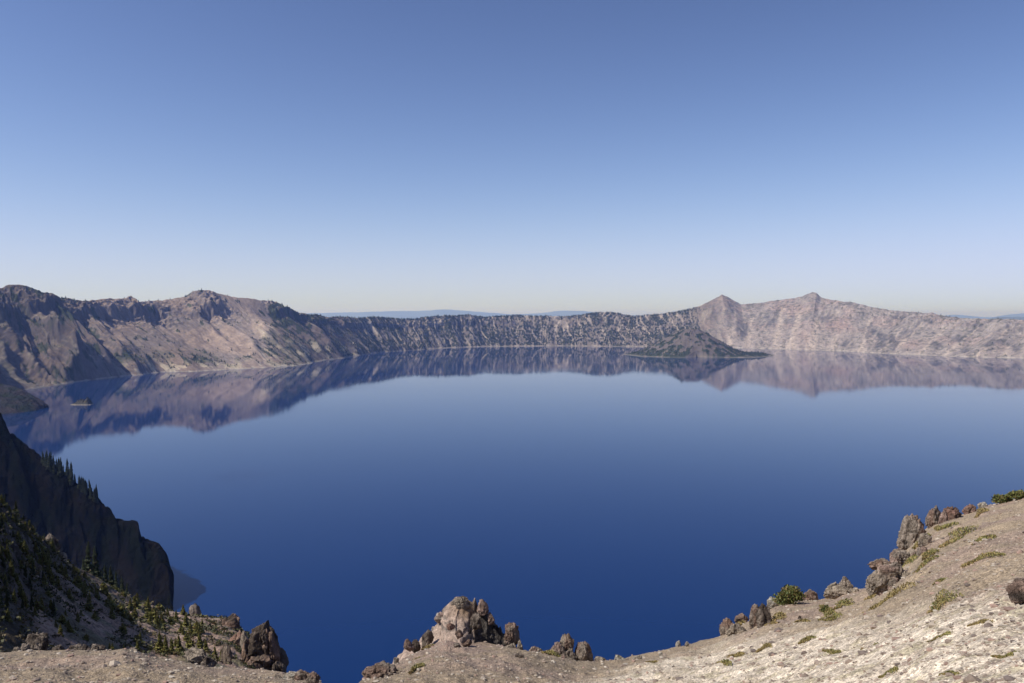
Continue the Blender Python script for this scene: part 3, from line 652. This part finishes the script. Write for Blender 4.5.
rk(884,568,24,9,'brown capping block on the large broken pale outcrop','brown','grey',D=45.4,lump=.3)
rk(898,560,14,11,'reddish block between the broken pale outcrop and the tallest rock','brown','grey')
rk(900,548,12,10,'small red block under the tallest rock','red','grey')
rk(914,543,26,30,'tallest pyramid-shaped rock on the right-hand edge with pale lichen specks','brown','grey',lump=.34,seed=94,taper=.25)
rk(926,549,12,12,'grey rubble block right of the tallest rock','grey','tan')
rk(936,525,14,20,'second highest squared brown rock, upslope from the tallest rock','brown','grey',seed=12)
rk(945,522,10,13,'brown rock touching the right side of the squared brown rock','brown','pink')
rk(955,519,16,13,'dark reddish boulder in the upper row of edge rocks','red','dark',seed=55)
rk(971,514,13,9,'uppermost reddish rock of the edge row, below the two bushes','red','brown')
rk(984,507,10,5,'flat tan stone on the skyline left of the two highest bushes','tan','pale')
rk(894,585,12,9,'small pink block at the right foot of the broken pale outcrop','pink','grey')
rk(923,560,9,9,'small grey block on the slope below the tallest rock','grey','pink')
rk(1033,602,40,20,'dark brown slab cut by the right border of the photo','brown','dark',depth=30,seed=8,lump=.14,sink=.35)
rk(800,617,3.5,4,'single dark stone on bare gravel below the round green bush','dark','dark')
rk(845,597,4,5,'black stone at the front of the broad tan dome','dark','dark')

# loose stones on the near slope
n = 42000; px = R.uniform(-20, 1044, n); ye_, re_, s1, sw = col_params(px)
D = 1/(1/re_+R.uniform(0, 1, n)*(1/4.5-1/re_)); X = np.interp(px, gp, te_k)*D; z = gz(X, D)
sx_ = []; sy_ = []; ss_ = []
for (x_, y_, wm_, wp_) in SEATS:
    kq = int(min(26, 6+wp_*.8)); a_ = R.uniform(0, 6.28, kq); d_ = wm_*R.uniform(.3, .95, kq)
    sx_ += list(x_+np.cos(a_)*d_); sy_ += list(y_+np.sin(a_)*d_-.1*wm_); ss_ += list(np.clip(wm_*R.uniform(.03, .12, kq), .03, .15))
rx, ry, rs = np.array(sx_), np.array(sy_), np.array(ss_); rre = col_params(np.interp(rx/ry, te_k, gp))[1]; ok = ry < rre+.2
X = np.concatenate([X, rx[ok]]); D = np.concatenate([D, ry[ok]]); z = np.concatenate([z, gz(rx[ok], ry[ok])]); n0 = n; n = len(X)
V0, F0 = ICO[1]; sz = np.exp(R.normal(0, .6, n))*.0095*(D/9)**.8
sz = np.clip(sz, .006, .075)*np.where(R.uniform(size=n) < .02, 1.8, 1); sz[n0:] = rs[ok]*.5
V = V0[None]*(1+R.uniform(-.32, .32, (n, len(V0), 1)))*np.stack([sz*R.uniform(.8, 1.5, n), sz*R.uniform(.8, 1.4, n), sz*R.uniform(.45, .9, n)], 1)[:, None]
V = V+np.stack([X, D, z+sz*.15], 1)[:, None]
Fs = (F0[None]+(np.arange(n)*len(V0))[:, None, None]).reshape(-1, 3)
pal = np.array([[.40, .34, .27], [.28, .22, .175], [.44, .39, .32], [.17, .135, .115], [.32, .22, .175]])
cc = pal[R.choice(5, n, p=[.38, .29, .09, .13, .11])]*R.uniform(.8, 1.15, (n, 1))
meta(obj('loose_stones', mesh('loose_stones', V.reshape(-1, 3), Fs, M_STONE, np.repeat(cc, len(V0), 0), shade=False)), 'small angular pumice stones strewn over the near gravel slope', 'gravel', kind='stuff')

# ------------------------------------------------------------------ low mats, bushes
def blades(P, N_, L, Wd, seed, up=.6):
    """small leaf blades: one quad each at points P"""
    r = np.random.RandomState(seed); n = len(P)
    d = r.normal(size=(n, 3)); d[:, 2] = np.abs(d[:, 2])+up; d /= np.linalg.norm(d, axis=1, keepdims=True)
    s = np.cross(d, r.normal(size=(n, 3))); s /= np.linalg.norm(s, axis=1, keepdims=True)
    L = L*r.uniform(.6, 1.3, (n, 1)); Wd = Wd*r.uniform(.6, 1.3, (n, 1))
    V = np.stack([P-s*Wd*.3, P+d*L*.5-s*Wd*.5, P+d*L, P+d*L*.5+s*Wd*.5], 1)
    return V.reshape(-1, 3), np.arange(n*4).reshape(n, 4)
MATS = [
 (941,551,966,533,9,'long mat with a rounded green head below the grey driftwood twigs'),(974,550,989,542,6,'short green mat right of the long round-headed mat'),(963,569,1002,557,7,'longest yellow-green mat on the upper right slope'),
 (913,578,939,562,6,'orange-tinged streak mat running down from the broken outcrop'),(923,563,933,556,5,'small mat under the tallest rock'),(934,586,944,581,3,'thin mat in the open gravel left of the dark slab'),
 (929,606,951,593,8,'bright yellow-green mat in the middle of the right slope'),(884,606,903,596,11,'dense olive mat with a brown left side below the broken outcrop'),(865,615,883,607,6,'tan tail mat joined to the dense olive mat'),
 (866,600,876,594,4,'small brown mat just under the broken outcrop'),(820,609,832,613,8,'dark green clump mat below the mossy rock dome'),(835,609,846,604,7,'orange and green mat right of the dark green clump'),
 (819,620,836,619,6,'yellow dome-shaped mat on the slope below the dark green clump'),(796,624,806,620,4,'faint brown mat left of the yellow dome mat'),(766,628,782,619,5,'brown streak mat beside the split rock'),
 (733,622,741,625,6,'green moss cushion behind the leaning brown rock'),(827,599,842,589,9,'vivid green moss on the left of the broad tan dome'),(799,648,810,643,5,'small green mat in the pale gravel under the yellow dome mat'),
 (728,659,740,656,4,'green-brown mat at the lower middle of the slope'),(716,668,728,670,4,'dull green mat low on the gravel near the bottom'),(821,654,838,654,4,'pair-like flat green mat low in the pale gravel'),
 (410,676,422,670,6,'lime green cushion low on the central spur'),(414,660,424,656,4,'olive streak above the lime green cushion'),(422,650,431,645,3.5,'narrow brown-green streak highest on the central spur'),
 (543,657,554,655,8,'yellow-green clump at the left of the twin pinnacles'),(936,529,950,527,7,'dark green low clump behind the tallest rock'),(916,549,922,543,6,'tiny mat tucked at the right foot of the tallest rock'),
 (903,570,913,567,6,'yellow moss on the right of the broken outcrop'),(975,518,986,512,3,'thin brown mat below the two highest bushes'),(928,642,948,636,4,'pale green mat in the near bright gravel'),
 (992,655,1014,652,4,'low green mat near the bottom right corner'),(862,647,874,645,4,'green tuft in the bright gravel'),(940,676,955,672,4,'flat green mat at the bottom border'),(880,679,894,677,5,'lime green mat cut by the bottom border'),
 (968,628,990,624,3.5,'brownish thin mat below the dark slab'),(925,626,938,624,3.5,'thin olive mat below the bright yellow-green mat'),(757,651,768,646,3.5,'small dry streak left of the pale gravel'),(646,668,654,666,3,'dry tuft on the gravel right of centre')]
for i, (x0, y0, x1, y1, wp, lb) in enumerate(MATS):
    r = np.random.RandomState(3000+i); n = 900
    A0, A1 = gpt(x0, y0), gpt(x1, y1)
    if abs(A0[1]-A1[1]) > 14: A1 = A0+(A1-A0)*14/abs(A0[1]-A1[1])
    f = r.uniform(0, 1, n); L_ = np.linalg.norm(A1-A0); m = A1[1]/F
    rad_ = wp*m*.85*(np.clip(1.15-1.1*(1-f)**1.3, .25, 1))*(1+.35*np.sin(f*9+i))
    an = r.uniform(0, 2*math.pi, n); rq = np.sqrt(r.uniform(0, 1, n))
    ctr_ = A0[None]*(1-f)[:, None]+A1[None]*f[:, None]
    P = ctr_+np.stack([np.cos(an)*rq*rad_*1.0, np.sin(an)*rq*rad_*2.2, 0*an], 1)
    # set on the slope: sample the ground under each blade
    re2 = col_params(np.interp(P[:, 0]/P[:, 1], te_k, gp))[1]; P[:, 1] = np.minimum(P[:, 1], re2+.3)
    P[:, 2] = gz(P[:, 0], P[:, 1])-.02
    P[:, 2] += np.sqrt(np.clip(1-rq**2, 0, 1))*rad_*.55+.015
    o_ = P.mean(0)
    V, Fc = blades(P-o_, 0, m*2.1, m*1.3, 40+i, 1.0)
    g_ = np.array([.24, .225, .075]); b_ = np.array([.36, .25, .12]); dk = np.array([.13, .14, .05])
    w = np.clip(.55+.6*f-.3+.5*r.normal(0, .5, n), 0, 1)[:, None]
    cB = b_*(1-w)+g_*w; cB = np.where((r.uniform(size=(n, 1)) < .25), dk, cB)
    if 'brown' in lb or 'dry' in lb or 'tan' in lb: cB = cB*.6+b_*.4
    o = obj('mat_plant', mesh('mat_plant', V, Fc, M_LEAF, np.repeat(cB, 4, 0), shade=False), loc=o_)
    meta(o, lb, 'plant', 'low mat plants on the gravel')

def bush(px, py, w, h, label, n=2600, seed=1, c0=(.105, .125, .035), c1=(.055, .075, .025), dry=.12, D=None):
    P0 = gpt(px, py) if D is None else world(px, py, D); m = P0[1]/F; r = np.random.RandomState(seed)
    root = obj('shrub', None, loc=P0); meta(root, label, 'shrub')
    nl = 16; cx = r.uniform(-.38, .38, nl)*w*m; cyy = r.uniform(-.3, .3, nl)*w*m*.8; ch = (.10+.58*(1-np.abs(cx)/(w*m*.5))*r.uniform(.35, 1.1, nl))*h*m; cr = r.uniform(.16, .27, nl)*w*m
    j = r.randint(0, nl, n); d = r.normal(size=(n, 3)); d /= np.linalg.norm(d, axis=1, keepdims=True); rr_ = (r.uniform(.45, 1.05, n))[:, None]
    P = np.stack([cx[j], cyy[j], ch[j]], 1)+d*rr_*cr[j][:, None]*[1, 1, .9*h/w*1.5]
    P[:, 2] = np.abs(P[:, 2]); P[:, 2] *= (h*m)/max(np.percentile(P[:, 2], 99), .01)*.95
    V, Fc = blades(P, 0, m*2.6, m*1.7, seed, .5)
    ww = r.uniform(0, 1, (n, 1)); cB = np.array(c0)*ww+np.array(c1)*(1-ww); cB = np.where(r.uniform(size=(n, 1)) < dry, np.array([.2, .15, .06]), cB)
    obj('foliage', mesh('foliage', V, Fc, M_LEAF, np.repeat(cB, 4, 0), shade=False), root)
    VV = []; FF = []
    for q_ in range(14):                                     # stems
        tip = np.array([cx[q_ % nl], cyy[q_ % nl], ch[q_ % nl]*r.uniform(.9, 1.9)])+r.normal(0, .05*w*m, 3); tip[2] = min(abs(tip[2]), h*m*1.12)
        a_ = np.linspace(0, 2*math.pi, 6)[:-1]; rg = np.stack([np.cos(a_), np.sin(a_), 0*a_], 1)*m*.45
        b = len(VV)*10; VV.append(np.concatenate([rg+[tip[0]*.15, tip[1]*.15, -.05], rg*.4+tip])); i_ = np.arange(5)
        FF.append(np.stack([i_, (i_+1) % 5, (i_+1) % 5+5, i_+5], 1)+b)
    obj('stems', mesh('stems', np.concatenate(VV), np.concatenate(FF), M_BARK), root)
bush(791,605,29,17,'round dense green bush on the gravel edge between two pale rocks',seed=2,n=3600,c0=(.19,.19,.055),dry=.2)
bush(1002,504,17,7,'dark-based low bush on the skyline of the right slope',seed=3,n=1500,c0=(.17,.175,.05),dry=.25)
bush(1019,501,18,8,'highest bush on the skyline, at the right border',seed=4,n=1500,c0=(.19,.19,.055),dry=.25)
bush(826,612,8,6,'small dark green bush below the mossy rock dome',seed=6,n=700)
# leafless grey twigs
def twigs(px, py, w, h, label, seed):
    P0 = gpt(px, py); m = P0[1]/F; r = np.random.RandomState(seed); VV = []; FF = []
    for q_ in range(46):
        b0 = np.array([r.uniform(-.5, .5)*w*m, r.uniform(-.1, .1)*w*m, -.03]); tip = b0+np.array([r.uniform(-.25, .25)*w*m, r.uniform(-.1, .1)*w*m, r.uniform(.3, 1)*h*m])
        mid_ = (b0+tip)/2+r.normal(0, .04*w*m, 3); a_ = np.linspace(0, 2*math.pi, 5)[:-1]; rg = np.stack([np.cos(a_), np.sin(a_), 0*a_], 1)*m*.5
        b = len(VV)*12; VV.append(np.concatenate([rg+b0, rg*.8+mid_, rg*.35+tip])); i_ = np.arange(4)
        for o_ in (0, 4): FF.append(np.stack([i_+o_, (i_+1) % 4+o_, (i_+1) % 4+4+o_, i_+4+o_], 1)+b)
    o = obj('dead_shrub', mesh('dead_shrub', np.concatenate(VV), np.concatenate(FF), M_TWIG), loc=P0); meta(o, label, 'dead shrub')
M_TWIG = rock_mat('weathered_twigs', [(8, .25, 'n')], base=(.17, .15, .14))
twigs(971,532,17,7,'grey leafless driftwood-like twigs above the long round-headed mat',1)
twigs(957,535,14,4,'low grey twigs left of the taller driftwood-like twigs',2)

# ------------------------------------------------------------------ conifers
def conifer_mesh(seed, slim=.26, n_lv=15, ragged=.35, tone=(.19, .18, .058)):
    """unit-height conifer: returns trunk mesh and crown mesh"""
    r = np.random.RandomState(seed); V = []; Fc = []; Cc = []
    def quad(a, b, c, d, colr):
        i = len(V); V.extend([a, b, c, d]); Fc.append([i, i+1, i+2, i+3]); Cc.extend([colr]*4)
    for l in range(n_lv):
        z = .08+.90*(l/(n_lv-1))**.95; rad = slim*(1-z)**.75*r.uniform(1-ragged, 1+.3)+.012
        nb_ = int(6+5*(1-z)); a0 = r.uniform(0, 6.28)
        for b in range(nb_):
            an = a0+b*2*math.pi/nb_+r.uniform(-.3, .3); L = rad*r.uniform(.6, 1.15)
            d = np.array([math.cos(an), math.sin(an), 0]); s = np.array([-d[1], d[0], 0])
            zz = z+r.uniform(-.025, .025); droop = -.3*L; wv = L*.42
            p0 = np.array([0, 0, zz]); p1 = d*L*.55+np.array([0, 0, zz+.02]); p2 = d*L+np.array([0, 0, zz+droop])
            cv = np.array(tone)*r.uniform(.6, 1.5); 
            if r.uniform() < .12: cv = np.array([.85, .65, .8])*np.array(tone)
            cv = list(cv)
            quad(p0, p1-s*wv, p2, p1+s*wv, cv)
            quad(p0-[0, 0, .03], p1+[0, 0, -.06*slim/.26]-s*wv*.3, p2+np.array([0, 0, .02]), p1+np.array([0, 0, .055])*slim/.26+s*wv*.3, cv)
            if l < n_lv*.8:
                for sg in (-1, 1):
                    q1 = p1+s*wv*sg*.9; quad(p1, q1+[0, 0, .02], q1+d*L*.22+s*sg*L*.1-[0, 0, .02], p1+d*L*.3, cv)
    # leader
    quad(np.array([-.012, 0, .9]), np.array([0, .012, .95]), np.array([0, 0, 1.02]), np.array([.012, 0, .95]), [.09, .10, .035])
    crown = mesh('crown', np.array(V), np.array(Fc), M_CROWN, np.array(Cc), shade=False)
    a_ = np.linspace(0, 2*math.pi, 8)[:-1]; rg = np.stack([np.cos(a_), np.sin(a_), 0*a_], 1); lv = [(0, .028), (.15, .02), (.6, .011), (.97, .003)]
    TV = np.concatenate([rg*[rr_, rr_, 0]+[0, 0, z-.03*(z == 0)] for z, rr_ in lv]); i_ = np.arange(7)
    TF = np.concatenate([np.stack([i_, (i_+1) % 7, (i_+1) % 7+7, i_+7], 1)+7*q_ for q_ in range(3)])
    return mesh('trunk', TV, TF, M_BARK), crown
VAR = [conifer_mesh(1, .17, 18), conifer_mesh(2, .22, 15), conifer_mesh(3, .34, 12, .45), conifer_mesh(4, .27, 13, .4), conifer_mesh(5, .14, 20), conifer_mesh(6, .5, 9, .5), conifer_mesh(7, .75, 7, .5), conifer_mesh(8, .16, 18, .4, (.07, .085, .045)), conifer_mesh(9, .22, 15, .4, (.06, .07, .035))]
def tree(P, hm, var, label, group, name='conifer'):
    root = obj(name, None, loc=P); meta(root, label, 'conifer', group)
    root.scale = (hm, hm, hm); root.rotation_euler = (random.uniform(-.05, .05), random.uniform(-.05, .05), random.uniform(0, 6.28))
    tm, cm = VAR[var]; obj('trunk', tm, root); obj('crown', cm, root)
def on_cliff(px, py):
    x_, y_ = topix(CL[:152]); i = np.argmin(((x_-px)**2+(y_-py)**2).ravel()); return CL[:152].reshape(-1, 3)[i].copy()
# spires against the dark cliff (hillside crest)
for px, py, h, lb in [(88,572,31,'tallest slender conifer spire standing against the dark cliff'),(97,577,32,'second slender conifer spire, just right of the tallest against the dark cliff'),(107,580,20,None),(113,584,22,None),(118,586,18,None),(124,589,17,None),(129,591,13,None),(84,571,14,None),(93,575,14,None),(103,580,12,None)]:
    P = hpt(px, py); tree(P, h*P[1]/F, random.choice([7, 8]) if h < 30 else 7, lb or 'short dark conifer in the row of spires against the dark cliff', 'conifer spires against the dark cliff')
# trees on the cliff's sky-side edge
for i in range(48):
    px = random.uniform(42, 98); sy_ = np.interp(px, [42, 45, 70, 95, 100], [459, 461, 477, 495, 500]); P = on_cliff(px, sy_+random.uniform(0, 7))
    tree(P-np.array([0, 0, .5]), random.uniform(9, 18)*P[1]/F*(1 if px < 80 else .75), random.choice([7, 8]), 'tiny conifer on the sloping crest of the dark cliff above the lake', 'conifers on the crest of the dark cliff')
# sunlit hillside trees, measured ones first
HT = [(160,652,24),(165,654,22),(172,655,20),(180,655,24),(41,603,17),(58,590,14),(66,584,15),(85,602,16),(88,611,22),(60,636,14),(8,620,14),(56,621,11),(108,608,13),(112,620,13),(130,611,15),(135,620,14),(148,615,17),(150,622,14),(125,622,10),(25,568,20),(31,572,16),(22,590,12),(14,600,15),(78,618,12),
      (110,645,12),(124,648,10),(137,650,14),(140,640,12),(200,648,20),(206,650,14),(196,640,18),(215,655,15),(222,658,14),(228,660,12),(186,628,16),(190,634,15),(176,622,11),(168,618,10),(48,577,18),(52,583,14),(44,588,12),(96,596,11),(70,600,12)]
for i, (px, py, h) in enumerate(HT):
    P = hpt(px, py); cl2 = (px >= 155 and py >= 645 and px < 190)
    lb = 'tall narrow green conifer in the close cluster at the foot of the sunlit slope' if cl2 else ('bushy conifer beside the dark crag at the end of the sunlit slope' if px > 185 else 'small yellow-green conifer casting a long shadow on the sunlit brown slope')
    tree(P-np.array([0, 0, .15]), h*P[1]/F, random.choice([1, 3]) if not cl2 else 1, lb, 'cluster at the foot of the slope' if cl2 else ('conifers beside the dark crag' if px > 185 else 'conifers on the sunlit brown slope'))
for i in range(106):
    px = random.uniform(0, 205); top_ = np.interp(px, [0, 60, 130, 170, 205], [508, 560, 599, 613, 622]); 
    py = random.uniform(top_+1, min(656, top_+62)) if random.random() < .7 else random.uniform(top_+1, top_+22)
    P = hpt(px, py); sun_ = px > 30 or py < 0
    hh = random.uniform(6, 13)
    tree(P-np.array([0, 0, .15]), hh*P[1]/F, random.choice([2, 5, 5, 6, 6]), 'small yellow-green conifer casting a long shadow on the sunlit brown slope' if px >= 32 else 'dark conifer on the shaded steep slope at the left border', 'conifers on the sunlit brown slope' if px >= 32 else 'conifers on the shaded slope at left')
for i in range(78):
    px = random.uniform(0, 56)*random.random()**.3; top_ = np.interp(px, [0, 60], [503, 558]); py = top_+random.uniform(0, 105-px*.9); P = hpt(px, py)
    tree(P-np.array([0, 0, .2]), random.uniform(9, 18)*P[1]/F, random.choice([8, 3, 8, 7]), 'dark conifer on the shaded steep slope at the left border' if px < 32 else 'small conifer in the dense stand on the upper left hillside', 'conifers on the shaded slope at left' if px < 32 else 'dense stand on the upper left hillside')

# low scrub between the trees
hn = fbm(G4v[:, 0]/9, G4v[:, 1]/9, 3, 781); dens = sst(-.15, .3, hn+.5*sst(70, 10, G4x)+.25*sst(610, 570, G4y)-.1)*(G4y < 668)*(G4x > -12)*(G4x < 262)*(.3+sst(30, 120, G4v[:, 1]))
ids = R.choice(len(G4v), 2600, p=dens/dens.sum()); cs_ = R.uniform(.35, 1.1, 2600)*(G4v[ids, 1]/190)**.6
PP = np.repeat(G4v[ids], 12, 0)+R.normal(0, 1, (31200, 3))*np.repeat(cs_, 12)[:, None]*[.42, .42, .18]+[0, 0, .12]
VB, FB = blades(PP, 0, 1, 1, 4242, .6)
VB = np.repeat(PP, 4, 0)+(VB-np.repeat(PP, 4, 0))*np.repeat(np.repeat(cs_, 12), 4)[:, None]*[.55, .55, .45]
cb = np.array([[.085, .085, .032], [.05, .055, .025], [.13, .10, .05]])[R.choice(3, 2600, p=[.45, .35, .2])]*R.uniform(.7, 1.2, (2600, 1))
meta(obj('undergrowth', mesh('undergrowth', VB, FB, M_LEAF, np.repeat(cb, 48, 0), shade=False)), 'low olive and brown scrub covering the hillside between the conifers', 'scrub', kind='stuff')
# hillside rocks
H = dict(on='h')
outcrop(258,671,44,50,'massive dark crag with grey facets at the tip of the sunlit slope',[(-2,8,27,42),(9,2,24,42),(-12,-2,18,34),(15,-6,22,32),(0,-8,32,34),(-8,-6,12,22),(6,28,14,18),(20,-8,16,22)],['dark','dark','brown'],23,on='h',depth=30)
rk(229,628,16,17,'dark block with tufts on top left of the massive dark crag','dark','brown',seed=22,**H)
rk(194,614,11,12,'small dark pinnacle on the crest of the sunlit slope','dark','grey',lump=.45,**H)
rk(226,662,12,22,'narrow dark rock in the gap left of the massive dark crag','dark','grey',lump=.4,**H)
rk(235,646,16,16,'red-brown rock left of the massive dark crag','red','brown',**H)
rk(244,655,9,20,'pale grey pillar leaning on the massive dark crag','grey','grey',**H)
rk(276,668,18,18,'low black shoulder at the right of the massive dark crag','dark','dark',**H)
rk(196,662,22,14,'pale grey boulder sunk in the near gravel edge','grey','tan',D=30)
rk(207,668,15,12,'dark boulder right of the pale grey boulder','dark','grey',D=28)
rk(38,650,20,17,'knobbly dark rock at the near gravel edge on the left','dark','grey',D=34,lump=.45)
rk(24,652,10,8,'grey rock left of the knobbly dark rock','grey','grey',D=32)
rk(15,655,9,8,'pale stone farthest left on the near gravel edge','grey','tan',D=30)
rk(76,655,22,9,'flat black rock behind the near gravel edge','dark','grey',D=34)
rk(58,652,12,7,'small grey rock between the knobbly and the flat black rock','grey','dark',D=32)
rk(96,652,14,7,'low grey rock right of the flat black rock','dark','grey',D=32)
rk(132,655,12,7,'grey stone near the conifer cluster on the gravel edge','grey','tan',D=30)
rk(52,546,15,15,'grey boulder outcrop high on the shaded slope','grey','dark',**H)
rk(30,536,12,11,'upper dark outcrop left of the grey boulder outcrop','dark','grey',**H)
rk(62,561,8,9,'small pale rock below the grey boulder outcrop','tan','grey',**H)
rk(292,680,18,9,'pale rounded rock at the lower right end of the left gravel','tan','pale')
rk(303,681,16,10,'grey brown rock beside the pale rounded rock','grey','brown')
rk(312,683,14,11,'last brown rock before the gap in the gravel','brown','grey')
rk(276,678,10,5,'small tan stone left of the pale rounded rock','tan','grey')
for i in range(60):
    px = random.uniform(34, 215); py = random.uniform(np.interp(px, [0, 60, 130, 170, 215], [510, 563, 602, 616, 622]), 655)
    w_ = random.uniform(2, 5); rk(px, py, w_, w_*.7, 'small scattered stone on the sunlit brown slope', random.choice(['grey', 'tan', 'dark', 'brown']), 'grey', seed=500+i, on='h', sub=2, group='scattered stones on the sunlit slope')
# islet in the lake
def islet():
    P = world(82, 404.5, 3175); k_, t_ = ray(82, 404.5); D = ZC/t_; P = np.array([k_*D, D, 0]); m = D/F
    xs = np.linspace(-11.5, 11, 90); ys = np.linspace(-4, 4, 40)[:, None]
    top = np.interp(xs, [-11.5, -9, -6, -4, -2.5, -1, .5, 2, 3.5, 5, 6, 7.5, 9, 11], [0, 1.2, 2.2, 5, 4, 6.5, 5, 6, 4.5, 6.5, 8.5, 6, 2, 0])
    f = np.clip(1-(np.abs(ys)/3.6)**1.6, 0, 1); z = top[None]*f+.5*ridge(xs[None]/2.5+0*ys, ys/2+0*xs[None], 3, 801)*f*(top > 1)
    V = np.stack([(xs[None]+0*ys)*m, (ys+0*xs[None])*m*1.6, z*m-1.5], -1)
    c = lerp(np.zeros(V.shape)+[.07, .065, .05], np.array([.30, .26, .2]), sst(4, 1, V[..., 2]))
    o = gridobj('islet', V, M_CLIFF, c); o.location = P; meta(o, 'small jagged rock islet with a pale foot off the left headland', 'islet')
islet()

# ------------------------------------------------------------------ haze
def haze(dens=2.7e-5):
    x0, x1, y0, y1, z0, z1 = -135000, 135000, -3000, 115000, -8, 720
    V = [(x, y, z) for x in (x0, x1) for y in (y0, y1) for z in (z0, z1)]
    Fc = [(0, 1, 3, 2), (4, 6, 7, 5), (0, 4, 5, 1), (2, 3, 7, 6), (0, 2, 6, 4), (1, 5, 7, 3)]
    m = bpy.data.materials.new('haze'); m.use_nodes = True; nt = m.node_tree; nt.nodes.clear()
    o = nt.nodes.new('ShaderNodeOutputMaterial'); v = nt.nodes.new('ShaderNodeVolumePrincipled')
    v.inputs['Color'].default_value = (.30, .46, 1, 1); v.inputs['Absorption Color'].default_value = (1, 1, 1, 1); v.inputs['Density'].default_value = dens; v.inputs['Anisotropy'].default_value = .25
    nt.links.new(v.outputs[0], o.inputs['Volume'])
    meta(obj('haze', mesh('haze', V, Fc, m, shade=False)), 'thin blue haze hanging over the lake and far rim', 'haze', kind='stuff')
haze()
